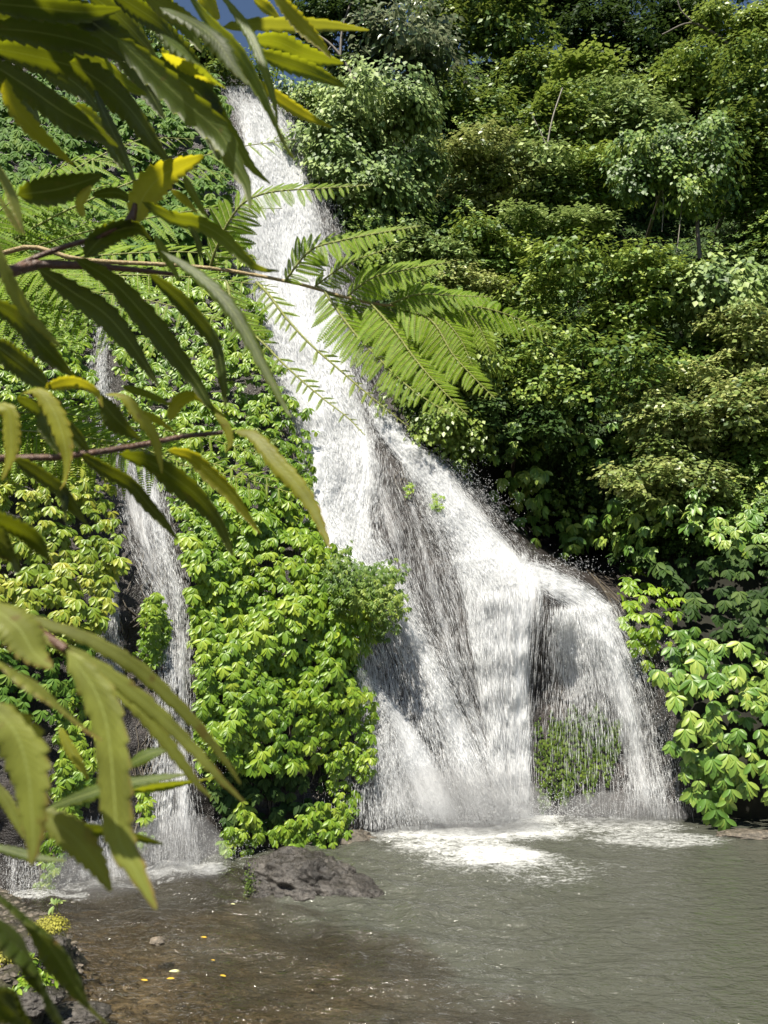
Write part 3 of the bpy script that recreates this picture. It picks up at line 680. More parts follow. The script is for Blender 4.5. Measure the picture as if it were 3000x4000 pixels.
TREES = [
 ('pale drooping tree draped beside the top of the main waterfall', 800,300,165,125,30.5,'pale',12,'droop',dict(cover=6,nb=22)),
 ('pale drooping tree skirt hanging lower along the right bank of the upper waterfall', 800,410,120,75,29.5,'pale',12,'droop',dict(cover=5,nb=14,tshift=-.1)),
 ('bright green low crown right of the waterfall lip under the foreground leaves', 660,230,70,65,31,'mid',10,'droop',dict(cover=5,nb=10)),
 ('rounded shrub with yellow tinged tips right of the pale drooping tree', 1060,380,110,75,32.5,'olive',9,'mix',dict(cover=5.5)),
 ('tree with large whitish glossy leaves near the top', 880,110,120,110,37,'whiteleaf',16,'mix',dict(cover=3.4,nb=14)),
 ('dark branching tree against the blue sky beside the foreground leaf tips', 690,85,90,100,38,'dark_shade_leaf',11,'mix',dict(extra=[([(770,180),(735,120),(700,85),(650,60)],36,.11),([(735,120),(740,60),(760,0)],36,.09),([(715,100),(690,130),(660,140)],36,.05)],cover=2.6,nb=9,limbs=9)),
 ('tall mid green tree right of the whitish leaved tree', 1090,80,100,130,43,'mid',11,'mix',dict(cover=4.5,tshift=-.2)),
 ('black green shaded tree high in the middle of the ridge', 1350,70,150,95,46,'dark_shade_leaf',10,'mix',dict(cover=4.5,nb=16,tshift=-.3)),  # crown's shade painted into its leaf colour
 ('slender young tree with yellowish leaf rosettes standing up in front of the shaded ridge tree', 1262,165,78,52,37,'yellow',13,'flat',dict(cover=3.5,bark='bark_pale')),
 ('bright yellow green tree in the top right corner', 1575,70,115,85,40,'yellow',10,'mix',dict(cover=4.5,tshift=.1)),
 ('domed bright tree below the yellow green corner tree', 1490,205,95,85,38,'mid',10,'mix',dict(cover=5,tshift=.15)),
 ('dim tree at the right edge below the corner tree', 1615,270,100,150,30.5,'mid',11,'mix',dict(cover=4.5,tshift=-.2)),
 ('light green feathery tree under the slender young tree', 1195,270,85,80,35,'mid',10,'mix',dict(extra=[([(1178,430),(1180,370),(1183,310),(1195,250),(1215,190)],33.2,.06),([(1183,320),(1165,280),(1150,250)],33.3,.035)],cover=4.5,bark='bark_pale',tshift=.15)),
 ('wide light green bushy tree in the middle of the slope', 1345,285,125,100,35.5,'pale',11,'mix',dict(cover=5,nb=18)),
 ('dark low bushes in the shade between the whitish tree and the feathery tree', 1020,240,110,65,37,'mid',10,'mix',dict(cover=4.5,tshift=-.25)),
 ('small grey green tree with a pale slender trunk in mid slope', 1180,380,85,80,33,'pale',10,'mix',dict(cover=4,bark='bark_pale',tshift=-.1)),
 ('grey green crown filling the slope left of the vine draped tree', 1300,405,95,70,33,'mid',10,'mix',dict(cover=4.5,tshift=.05)),
 ('dark vine draped tree with hanging aerial roots', 1450,375,130,90,28.8,'mid',10,'droop',dict(extra=[([(1512,560),(1505,450),(1515,360),(1540,300)],28.2,.09),([(1508,430),(1470,370),(1440,340)],28.3,.05)],cover=4.5,tshift=-.12)),
 ('shadowed tree at the right edge above the pale leaved one', 1610,430,85,90,31.5,'mid',10,'mix',dict(cover=4,tshift=-.25)),
 ('flat shelf like spray of pale leaves jutting over dark shade', 1190,480,110,38,30.5,'pale',10,'flat',dict(cover=5,nb=12,flat=.6)),
 ('rounded bush with small bright leaves right of the fern frond', 1060,540,90,60,29.5,'mid',10,'mix',dict(cover=5,tshift=.1)),
 ('pale grey green bush tucked behind the middle fern frond', 920,560,90,70,29,'pale',10,'mix',dict(cover=5,tshift=-.05)),
 ('yellowish bush just above the fern frond tips', 1000,645,110,60,28,'olive',9,'mix',dict(cover=5,tshift=.1)),
 ('bright round tree in the middle of the right slope', 1290,650,150,110,27,'mid',11,'mix',dict(extra=[([(1330,850),(1310,760),(1290,690)],26,.09),([(1315,780),(1260,720)],26,.05)],cover=6,nb=22,tshift=.18)),
 ('pale leaved drooping tree at the right edge of the slope', 1580,630,130,85,26.5,'pale',13,'droop',dict(cover=5,nb=16,tshift=.05)),
 ('brownish pale shrub below the pale leaved edge tree', 1600,780,110,110,25.5,'olive',10,'mix',dict(cover=5.5,nb=16)),
 ('dark open tree in half shade under the bright round tree', 1260,830,170,100,24.5,'mid',11,'mix',dict(cover=2.6,nb=18,tshift=-.1)),
 ('shaded tree left of the open tree under the round tree', 1130,770,100,90,26,'mid',10,'mix',dict(cover=3,tshift=-.25)),
 ('yellow green shrub hanging beside the main waterfall behind the fern frond', 950,800,100,130,24.3,'yellow',11,'droop',dict(cover=6,nb=20)),
 ('lower skirt of yellow green leaves dangling over the dark hollow', 960,930,80,60,24.0,'yellow',10,'droop',dict(cover=4,nb=12,tshift=-.15)),
 ('dark leafy tree in the shade above the sunlit leaf hands', 1130,900,120,80,24.2,'dark_shade_leaf',11,'mix',dict(cover=2.2,nb=12)),  # shade of this dark area also goes into the leaf colour
 ('shrub with small reddish tipped leaves on the right slope', 1500,920,150,110,23.6,'olive',10,'mix',dict(cover=5.5,nb=22)),
 ('lower half of small leaved slope growing above the pale leaf hands', 1470,1050,140,75,22.8,'olive',10,'mix',dict(cover=5,nb=18,tshift=-.05)),
 ('small leaved bush at the right edge beside the reddish tipped shrub', 1640,950,70,130,23,'mid',11,'mix',dict(cover=4.5,tshift=.0)),
 ('hazy dark tree on the ridge behind the whitish leaved tree', 790,20,110,70,44,'dark_shade_leaf',10,'mix',dict(cover=3.2,nb=10)),
 ('dark spreading ridge tree with bare branches left of the corner tree', 1480,60,95,110,47,'dark_shade_leaf',9,'mix',dict(extra=[([(1585,105),(1540,70),(1490,50),(1430,75)],39,.09),([(1620,125),(1570,118),(1500,122),(1430,140)],39,.1),([(1500,52),(1470,20),(1460,-20)],39,.05)],cover=2.4,nb=10,limbs=9)),
 ('tall dark ridge tree at the top edge right of the mid green tree', 1230,20,110,90,48,'dark_shade_leaf',9,'mix',dict(cover=5,nb=14)),
 ('crown on the cliff edge just left of the waterfall lip', 455,150,80,50,33,'mid',10,'mix',dict(cover=4.5,tshift=-.1)),
 ('broad crown on the left ridge behind the dark near leaves', 300,120,130,80,33,'mid',10,'mix',dict(cover=4.5,nb=16,tshift=-.15)),
 ('tree at the top left ridge mostly behind the near leaves', 90,110,150,110,32,'mid',10,'mix',dict(cover=4.5,nb=16,tshift=-.2)),
 ('mid green tree just beyond the right edge under the corner tree', 1790,200,130,130,37,'mid',11,'mix',dict(cover=4)),
 ('leafy tree just beyond the right edge beside the pale leaved drooping tree', 1800,520,140,150,28,'mid',11,'mix',dict(cover=4)),
 ('olive shrub just beyond the right edge beside the reddish tipped shrub', 1800,860,130,150,24,'olive',11,'mix',dict(cover=4)),
 ('low bush right behind the lip of the main waterfall', 525,166,70,22,30.2,'mid',9,'mix',dict(cover=5,nb=10,trunk=False)),
 ('mid green ridge tree behind the gap left of the mid green tree', 980,60,90,100,44,'mid',10,'mix',dict(cover=4.5,nb=14,tshift=-.2)),
 ('dark ridge tree filling the skyline under the corner tree', 1420,130,100,60,45,'dark_shade_leaf',10,'mix',dict(cover=4,nb=12)),
 ('dark trees understorey crown left of the whitish leaved tree', 770,150,90,70,38,'dark_shade_leaf',10,'mix',dict(cover=4.5,nb=12)),
 ('dim bush on the skyline behind the slender young tree', 1150,180,90,60,40,'mid',10,'mix',dict(cover=4.5,nb=12,tshift=-.25)),
 ('dim crown between the corner tree and the domed bright tree', 1610,160,70,60,40,'mid',10,'mix',dict(cover=4.5,nb=12,tshift=-.1)),
]
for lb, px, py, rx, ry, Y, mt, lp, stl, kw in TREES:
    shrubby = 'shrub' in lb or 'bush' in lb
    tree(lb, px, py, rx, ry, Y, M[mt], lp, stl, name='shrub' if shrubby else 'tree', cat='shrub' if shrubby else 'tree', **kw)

# undergrowth over the whole slope, leaf colour darkened for the shade between trees
poly = [(620,200),(900,150),(2100,150),(2100,1250),(1350,1200),(1080,1000),(900,960),(800,700),(720,450)]
x, y = sample(poly, 36000); p = hit(x, y); nn = surf_normal(p)
acc = Acc(); rosettes(acc, p + nn * rng.uniform(0, .4, (len(p), 1)), nn, 12 * p[:, 1] / F, 5, 110, None, TS, FS)
obj('undergrowth', acc.mesh('undergrowth', M['dark_shade_leaf']), None, kind='stuff', label='dark leafy undergrowth covering the shaded slope between the trees', category='undergrowth')

x, y = sample(poly, 31000); p = hit(x, y); nn = surf_normal(p)
kk = (fbm(p * .45 + 11, 3) > .5) & ~((np.hypot((x - 1450) / 130, (y - 500) / 85) < 1) | (np.hypot((x - 1180) / 150, (y - 950) / 110) < 1) | (np.hypot((x - 820) / 70, (y - 480) / 40) < 1)); p, nn = p[kk], nn[kk]
acc = Acc(); rosettes(acc, p + nn * rng.uniform(.2, 1.5, (len(p), 1)), nn, 10.5 * p[:, 1] / F * rng.uniform(.7, 1.3, len(p)), 5, 120, np.clip(fbm(p * 1.1, 3) + rng.normal(-.1, .15, len(p)), 0, 1), T4, F4, .3, .4)
obj('underwood', acc.mesh('underwood', M['mid']), None, kind='stuff', label='tangled green underwood filling the slope between the crowns', category='undergrowth')
# aerial roots and lianas
for lb, pts_, Y in (('long thin pale root hanging free in the dark gap of the slope', [(1475,380),(1472,450),(1462,545)], 28.0),
                    ('short thin pale root dangling left of the long one in the dark gap', [(1430,390),(1433,440),(1430,500)], 28.2)):
    pts = [P(a, b, Y) for a, b in pts_]; t = smooth_path(pts, 14); v, f = tube(t, .018, 5)
    o = obj('hanging_root', mesh_np('hanging_root', v, f, mat=M['bark_pale'])); o['label'] = lb; o['category'] = 'root'

# ------------------------------------------------------------------ the grey boulder and the bank
def rock_mesh(name, c, r, mat, seed, amp=.3, sub=5, tilt=0.0):
    import bmesh
    bm = bmesh.new(); bmesh.ops.create_icosphere(bm, subdivisions=sub, radius=1)
    v = np.array([x.co[:] for x in bm.verts]); f = np.array([[a.index for a in q.verts] for q in bm.faces]); bm.free()
    n = nrm(v)
    ridged = 1 - np.abs(fbm(n * 2.2 + seed, 4) * 2 - 1)
    r2 = 1 - np.abs(fbm(n * 4.5 + seed * 2, 4) * 2 - 1)
    s = 1 + amp * (fbm(n * 1.2 + seed, 3) - .5) * 1.8 + amp * .6 * (ridged - .6) + amp * .4 * (r2 - .7) + amp * .35 * (fbm(n * 9 + seed, 4) - .5)
    w = n * s[:, None]
    w[:, 2] = np.where(w[:, 2] > 0, w[:, 2] + .0 * w[:, 0], w[:, 2])
    w = w * r; w[:, 2] += tilt * w[:, 0]
    return mesh_np(name, w + c, f, mat=mat)
bc = V(668, 1880, 15.6); bc.z = 0.0
bt = thing('boulder', 'big grey brown boulder sitting in the pool in front of the leaf curtain', 'boulder', bc)
obj('rock', rock_mesh('rock', np.array(bc) + [-.1, 0, -.12], np.array([1.08, .76, .6]), M['boulder'], 4.2, .42, 6, -.12), bt)
obj('rock_shelf', rock_mesh('rock_shelf', np.array(bc) + [.75, -.2, -.1], np.array([.85, .6, .3]), M['boulder'], 9.1, .4, 5, -.12), bt, label='low wet shelf of the boulder sloping into the water')
acc = Acc(); n = 700
a = rng.normal(0, .28, n); q = np.stack([bc.x - 1.12 + .3 * np.abs(rng.normal(0, .35, n)), bc.y - .35 + rng.normal(0, .25, n), np.abs(rng.normal(.12, .14, n))], -1)
v, f = scatter(TS, FS, q, frames(rng.normal(size=(n, 3)) + [-.5, -.5, .2], rng.normal(size=(n, 3)) + [-1, -.6, .6]), rng.uniform(.02, .05, n)); acc.add(v, f, np.repeat(rng.random(n), len(TS)))
obj('moss', acc.mesh('moss', M['moss']), bt, kind='stuff')

def plant(name, label, cat, c, r, leaf, n, mat, sy=1.0, k=5):
    t = thing(name, label, cat, c)
    d = nrm(rng.normal(size=(n, 3)) * [1, 1, .7] + [0, -.2, .5]); q = np.array(c) + d * r * rng.uniform(.4, 1, (n, 1)) * [1, 1, sy]
    acc = Acc(); rosettes(acc, q, nrm(d + [0, -.3, .5]), leaf, k, 150, rng.random(n), TB, FB, .15, .3); obj('foliage', acc.mesh('foliage', mat), t)
    sa = Acc()
    for i in range(min(n, 10)):
        v, f = tube(smooth_path([np.array(c) - [0, 0, .1], (np.array(c) + q[i]) / 2 + [0, 0, .03], q[i]], 6), .006, 5); obj('stem', mesh_np('stem', v, f, mat=M['rib']), t)
    return t
for lb, px, py, Y, r, sd in (('mossy stone at the left edge of the pool under the blurred dark leaves', 85, 2060, 12.0, (.36,.3,.2), 2.1),
                             ('low dark stone at the bottom left corner beside the leafy weed', 55, 2165, 11.0, (.4,.3,.14), 5.5),
                             ('small brown stone breaking the water surface in the shallow', 340, 2024, 12.9, (.11,.09,.05), 6.6),
                             ('wet reddish stone at the bottom edge left of the shallow', 150, 2195, 10.7, (.4,.3,.1), 8.2),
                             ('low rock shelf at the waterline right of the leaf curtain', 755, 1795, 18.6, (.55,.35,.22), 3.3),
                             ('thin wet ledge at the waterline in the dark right corner', 1630, 1795, 18.9, (.8,.3,.12), 7.7)):
    q = bank_hit(px, py) if px < 200 and Y < 14 else P(px, py, Y)
    if not (px < 200 and Y < 14): q[2] = 0.0
    me = rock_mesh('stone', q, np.array(r), M['stone'] if px > 160 else M['boulder'], sd, .5, 5)
    o = obj('stone', me); o['label'] = lb; o['category'] = 'stone'
def BV(px, py, dz=.06): q = bank_hit(px, py); return Vector((q[0], q[1], q[2] + dz))
q = BV(105, 2040, .22)
plant('moss_tuft', 'yellow moss and tiny leaves crowning the stone at the left edge of the pool', 'moss', q, .27, .05, 190, M['mossy'], .6)
plant('weed', 'bright leafy weed in the bottom left corner beside dark stones', 'plant', BV(62, 2150), .32, .14, 40, M['vine_small'], .7)
plant('weed', 'little green seedling just above the leafy corner weed', 'plant', BV(62, 2085), .14, .09, 12, M['vine_small'], .7)
plant('moss_tuft', 'yellow green moss patch at the far left edge beside the dark leaves', 'moss', BV(10, 2075), .26, .055, 150, M['mossy'], .9)
plant('weed', 'lone pale round leaf on a stalk rising from the mossy stone', 'plant', BV(122, 2000, .3), .07, .14, 3, M['pale'], .7, 3)

# gravel in the shallow
n = 5200
gx_ = rng.uniform(-7, 4, n); gy_ = rng.uniform(9.2, 15.5, n); keep = rng.random(n) < np.clip(1.15 - (gx_ + 5) * .09 - (gy_ - 10) * .06, .05, 1)
gx_, gy_ = gx_[keep], gy_[keep]; n = len(gx_)
ang = np.linspace(0, 2 * np.pi, 7)[:-1]
TP = np.concatenate([[[0, 0, .55]], np.stack([np.cos(ang) * .62, np.sin(ang) * .62, np.full(6, .32)], -1), np.stack([np.cos(ang + .4), np.sin(ang + .4), np.full(6, -.1)], -1)])
FP = np.array([[0, 1 + i, 1 + (i + 1) % 6] for i in range(6)] + [[1 + i, 7 + i, 7 + (i + 1) % 6] for i in range(6)] + [[1 + i, 7 + (i + 1) % 6, 1 + (i + 1) % 6] for i in range(6)])
s = rng.uniform(.02, .085, (n, 1)) * rng.uniform(.6, 1.3, (n, 3)) * [1, 1, .7]
az = rng.uniform(0, 6.28, n)
v, f = scatter(TP, FP, np.stack([gx_, gy_, bank_h(gx_, gy_)], -1), frames(np.stack([np.cos(az), np.sin(az), 0 * az], -1), np.tile(UP, (n, 1)) + rng.normal(0, .1, (n, 3))), s)
obj('gravel', mesh_np('gravel', v, f, mat=M['stone']), kind='stuff', label='brown gravel on the stream bed of the shallow', category='gravel')

# drifting leaves
def fleaf(c, col):
    m_ = N('drifting leaf ' + c); return m_.done(m_.n('BsdfPrincipled', {'Base Color': (*col, 1), 'Roughness': .45}).outputs[0])
fy_, fp_ = fleaf('yellow', (.55, .36, .04)), fleaf('pale', (.6, .6, .32))
for px, py, s, mt, lb in ((377,2104,.19,fp_,'large pale leaf adrift on the shallow near the bottom'),
                          (368,2120,.13,fy_,'yellow leaf adrift just below the large pale one'),
                          (312,2122,.12,fy_,'yellow leaf adrift left of the large pale one'),
                          (482,2112,.11,fy_,'yellow leaf adrift right of the large pale one'),
                          (441,2029,.13,fy_,'orange yellow leaf adrift in mid pool, farthest from the bottom edge'),
                          (460,2079,.07,fy_,'tiny yellow leaf adrift between the mid pool leaf and the pale leaf'),
                          (503,1957,.1,fp_,'small pale leaf adrift left of the grey boulder')):
    x, y, _ = water_xy(px, py); a = rng.uniform(-.4, .4); s *= .85
    R = frames(np.array([[math.cos(a), math.sin(a), 0.02]]), np.array([[0.1, 0, 1.0]]))
    v, f = scatter(TB * [1.3, 1, .4], FB, np.array([[x - s / 2, y, .035]]), R, np.array([s]))
    o = obj('floating_leaf', mesh_np('floating_leaf', v, f, mat=mt)); o['label'] = lb; o['category'] = 'leaf'; o['group'] = 'leaves drifting on the pool'

# ------------------------------------------------------------------ tree ferns
TT = np.array([[0, 0, 0], [.5, .35, .02], [0, 1, -.1], [-.5, .4, .02]], float); FT = np.array([[0, 1, 2], [0, 2, 3]])
def frond_np(path, nor, side_len, n_side, teeth, tw=.34, prof=None, sag=.25, ragged=0.0, ang=62):
    """rachis path with leaflets on both sides, each leaflet a comb of teeth"""
    pth = smooth_path(path, 60); t = nrm(np.gradient(pth, axis=0))
    Ls = np.linalg.norm(np.diff(pth, axis=0), axis=1).sum()
    acc = Acc(); rib = Acc()
    v, f = tube(pth, np.linspace(.011, .003, 60) * Ls ** .5 * .55, 5); rib.add(v, f)
    P0, D0, N0, S0_ = [], [], [], []
    for i in range(n_side):
        s = (i + .5) / n_side; j = int(s * 59); b = pth[j]; tt = t[j]
        nn = nrm(nor - np.dot(nor, tt) * tt); sd = np.cross(tt, nn)
        pl = side_len * (prof(s) if prof else min(1, 5 * s + .35) * (1 - s) ** .6 + .06)
        for sg in (-1, 1):
            if rng.random() < ragged: continue
            l = pl * rng.uniform(.85, 1.08) * (1 - (rng.random() * .6 if ragged else 0))
            a = math.radians(ang + rng.normal(0, 4))
            d = math.cos(a) * tt + math.sin(a) * sg * sd - 0.12 * nn
            k = np.linspace(0, 1, teeth + 1)[1:]
            pts = b + d * (k * l)[:, None] + np.outer(k ** 2 * l * sag, [0, 0, -1.0])
            pr = np.clip(np.sin(np.pi * np.clip(k * .85 + .15, 0, 1)) ** .7, .12, 1)
            td = np.cross(nn, d); td = td / np.linalg.norm(td)
            for q in (-1, 1):
                P0.append(pts); D0.append(np.repeat((td * q * .9 + d * .45 - .1 * nn)[None], teeth, 0)); N0.append(np.repeat((nn + .15 * rng.normal(size=3))[None], teeth, 0))
                S0_.append(np.stack([np.full(teeth, l / teeth * 1.25), l * tw * .5 * pr, np.full(teeth, l * tw * .3)], -1))
            v, f = tube(np.array([b, (b + pts[teeth // 2]) / 2 + 0, pts[teeth // 2], pts[-1]]), [.0022 * Ls ** .5, .002 * Ls ** .5, .0014 * Ls ** .5, .0006], 4); rib.add(v, f)
    P0, D0, N0, S0_ = map(np.concatenate, (P0, D0, N0, S0_))
    tint = np.clip(rng.uniform(.2, .8) + rng.normal(0, .12, len(P0)), 0, 1)
    v, f = scatter(TT, FT, P0, frames(D0, N0), S0_)
    acc.add(v, f, np.repeat(tint, 4))
    return acc, rib
FI = 1659 / 3000
def R9(x, y): return ((900 + x * .7836) * FI, (500 + y * .7836) * FI)
def path9(pts, y0, y1):
    n = len(pts); return np.array([P(*R9(*p), y0 + (y1 - y0) * i / (n - 1)) for i, p in enumerate(pts)])
Yf = 2.3
root = P(-420, 720, 2.6)
bz = 4.6 - .62 * 2.6
tf_ = thing('tree_fern', 'near tree fern whose long frond reaches across the main waterfall', 'fern', (root[0], root[1], bz))
v, f = tube(smooth_path([(root[0], root[1], bz - .2), (root[0] - .05, root[1], (bz + root[2]) / 2), root], 14), np.linspace(.09, .07, 14), 10)
obj('trunk', mesh_np('trunk', v, f, mat=M['bark']), tf_)
rp = np.array([root] + [P(*R9(a, b), y) for a, b, y in ((-1050,600,2.5),(-754,655,2.45),(-106,698,2.35),(330,775,2.28),(560,840,2.25),(740,880,2.22),(850,885,2.2))])
v, f = tube(smooth_path(rp, 40), np.linspace(.011, .004, 40), 7)
fr_ = obj('frond', mesh_np('frond', v, f, mat=M['rachis']), tf_)
nor_up = np.array([.1, -.9, .55])
PIN = [  # path in the enlarged view, depth from, to, leaflet length px there, count, ragged
 ([(-100,690),(-70,600),(-10,470),(70,370),(200,320),(470,300),(700,285)], 2.35, 2.15, 160, 26, .0),
 ([(270,765),(400,610),(560,560),(760,520),(950,490)], 2.28, 2.1, 150, 26, .0),
 ([(580,840),(700,750),(850,710),(1100,668)], 2.25, 2.15, 150, 24, .0),
 ([(800,875),(930,830),(1100,835),(1310,842)], 2.2, 2.2, 125, 22, .0),
 ([(850,885),(1050,880),(1250,895),(1420,945),(1600,1035)], 2.2, 2.3, 190, 22, .0),
 ([(830,890),(1000,960),(1110,1130),(1220,1250),(1320,1350)], 2.2, 2.1, 150, 26, .0),
 ([(700,875),(810,1000),(920,1150),(1040,1290),(1180,1430)], 2.22, 2.05, 150, 28, .0),
 ([(470,815),(600,1000),(740,1150),(900,1300),(1100,1430)], 2.25, 2.05, 150, 28, .0),
 ([(420,790),(560,690),(700,630),(840,590)], 2.32, 2.25, 130, 22, .1),
 ([(760,880),(880,970),(980,1090),(1100,1280)], 2.24, 2.15, 140, 24, .0),
 ([(590,850),(690,960),(830,1110),(985,1290)], 2.28, 2.15, 140, 26, .05),
 ([(960,885),(1070,960),(1150,1060),(1205,1180)], 2.2, 2.15, 120, 20, .0),
 ([(1150,890),(1235,985),(1300,1130)], 2.22, 2.2, 100, 16, .0),
 ([(130,770),(190,830),(280,950),(400,1080),(560,1220),(700,1340),(900,1500)], 2.3, 2.1, 110, 30, .4),
 ([(-20,760),(30,930),(200,1110),(300,1210),(450,1340),(580,1440),(670,1530)], 2.35, 2.1, 120, 28, .3),
]
for pts, y0, y1, sl, ns, rg in PIN:
    pp = path9(pts, y0, y1)
    acc, rib = frond_np(pp, nor_up, sl * .7836 * FI * 2.2 / F * 1.38, int(ns * .95), 15, ragged=rg, tw=.34, sag=.1)
    pin = obj('pinna', acc.mesh('pinna', M['fern']), fr_)
    pin.matrix_parent_inverse = Matrix.Translation(-Vector(tf_.location)) ; pin.matrix_parent_inverse = Matrix.Identity(4)
    rb = rib.mesh('midrib', M['rib'])
    # the midrib belongs to the leaflet row: one mesh with two materials
    bm_v = np.concatenate([np.array([x.co[:] for x in rb.vertices])])
    o = obj('midrib', rb, fr_); o.matrix_parent_inverse = Matrix.Identity(4)
# fr_ has parent inverse translation: children live in its local space, which is world space here

def fern(label, cx, cy, Y, tips, mat, flen=1.0, sl=.42, ns=26, teeth=18, trunk=True):
    root = P(cx, cy, Y); bz = max(0, 4.6 - .62 * Y) if Y < 8 else root[2] - .3
    t = thing('tree_fern' if trunk else 'fern', label, 'fern', (root[0], root[1], bz))
    if trunk:
        v, f = tube(smooth_path([(root[0], root[1], bz - .2), (root[0] + .05, root[1], (bz + root[2]) / 2), root], 14), np.linspace(.1, .08, 14), 10)
        obj('trunk', mesh_np('trunk', v, f, mat=M['bark']), t)
    for tx, ty, tY, lift in tips:
        b = P(tx, ty, tY); mid = (root + b) / 2 + np.array([0, 0, lift])
        acc, rib = frond_np([root, root * .45 + mid * .55 + [0, 0, lift * .25], mid * .55 + b * .45 + [0, 0, lift * .2], b], np.array([0, -.85, .6]), sl, ns, teeth, tw=.2, sag=.18, ang=66)
        fo = obj('frond', acc.mesh('frond', mat), t)
        o = obj('midrib', rib.mesh('midrib', M['rib']), fo); o.matrix_parent_inverse = Matrix.Identity(4)
    return t
fern('tall tree fern on the left whose fronds fan behind the nearest leaves', -120, 620, 5.2,
     [(640,300,6.0,.25),(610,450,5.6,.2),(420,300,6.2,.4),(560,560,5.0,.15),(600,620,4.8,.1),(250,350,5.2,.35),(480,690,4.6,.1),(200,640,4.4,.2),(350,760,4.7,.1),(120,760,4.6,.1),(520,380,6.4,.4)], M['fern'], sl=.5)
fern('low fern whose flat fronds cross the narrow waterfall behind the brown twig', -130, 950, 5.4,
     [(680,1080,5.6,.12),(570,985,6.0,.2),(420,1010,5.0,.15),(330,960,5.6,.25),(600,1040,5.2,.12)], M['fern'], sl=.42)

# ------------------------------------------------------------------ the near shrub
def near_leaf_mat(name, c, edge, tcol, trans):
    m = N(name); uv = m.n('UVMap').outputs[0]; sx = m.n('SeparateXYZ', {0: uv})
    rnd = m.n('ObjectInfo').outputs['Random']
    pos = m.n('TexCoord').outputs['Object']
    n1 = m.noise(pos, 30, 4); n2 = m.noise(pos, 160, 4, .6)
    ax = m.math('ABSOLUTE', m.math('SUBTRACT', sx.outputs[0], 0.5))                   # 0 rib .. .5 edge
    vein = m.n('TexWave', {'Vector': m.n('CombineXYZ', {0: m.math('SUBTRACT', sx.outputs[1], m.math('MULTIPLY', ax, 0.28)), 1: 0.0, 2: 0.0}).outputs[0], 'Scale': 7.5, 'Distortion': .4, 'Detail': 1}).outputs['Fac']
    base = m.mixc(m.ramp(n1, [(.4, (0, 0, 0)), (.62, (1, 1, 1))]), c, tuple(x * .58 for x in c))
    base = m.mixc(m.math('MULTIPLY', vein, .07), base, tuple(min(1, x * 1.7) for x in c))
    rib = m.math('LESS_THAN', ax, 0.022)
    base = m.mixc(m.math('MULTIPLY', rib, .7), base, (.3, .34, .1))
    e = m.math('MULTIPLY', m.math('SUBTRACT', m.math('ADD', m.math('ADD', ax, m.math('MULTIPLY', n2, .34)), m.math('MULTIPLY', m.math('POWER', sx.outputs[1], 4.0), .3)), .6), 5.0, clamp=True)
    base = m.mixc(e, base, edge)
    sp_ = m.math('MULTIPLY', m.math('SUBTRACT', m.noise(pos, 55, 2, .5), .66), 14.0, clamp=True)
    base = m.mixc(m.math('MULTIPLY', sp_, .75), base, (.13, .075, .025))
    hsv = m.n('HueSaturation', {'Hue': 0.5, 'Saturation': 1.0, 'Value': m.math('ADD', m.math('MULTIPLY', rnd, .6), .7), 'Color': base})
    bm_ = m.bump(m.math('ADD', vein, m.math('MULTIPLY', n2, .4)), .12, .0015)
    p = m.n('BsdfPrincipled', {'Base Color': hsv.outputs[0], 'Roughness': .5, 'Specular IOR Level': .35, 'Normal': bm_})
    tr = m.n('BsdfTranslucent', {'Color': m.mixc(m.math('MULTIPLY', n1, .5), tcol, tuple(x * .6 for x in tcol))})
    return m.done(m.mixs(trans, p.outputs[0], tr.outputs[0]))
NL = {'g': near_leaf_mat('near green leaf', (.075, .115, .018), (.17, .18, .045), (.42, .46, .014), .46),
      'd': near_leaf_mat('near shade-darkened leaf', (.034, .055, .008), (.075, .08, .015), (.27, .31, .008), .4),  # darker copy of the green leaf, shade from leaves above in its colour
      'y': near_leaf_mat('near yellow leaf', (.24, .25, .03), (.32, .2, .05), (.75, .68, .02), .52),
      'o': near_leaf_mat('near olive leaf', (.2, .22, .045), (.24, .16, .05), (.5, .5, .03), .45)}
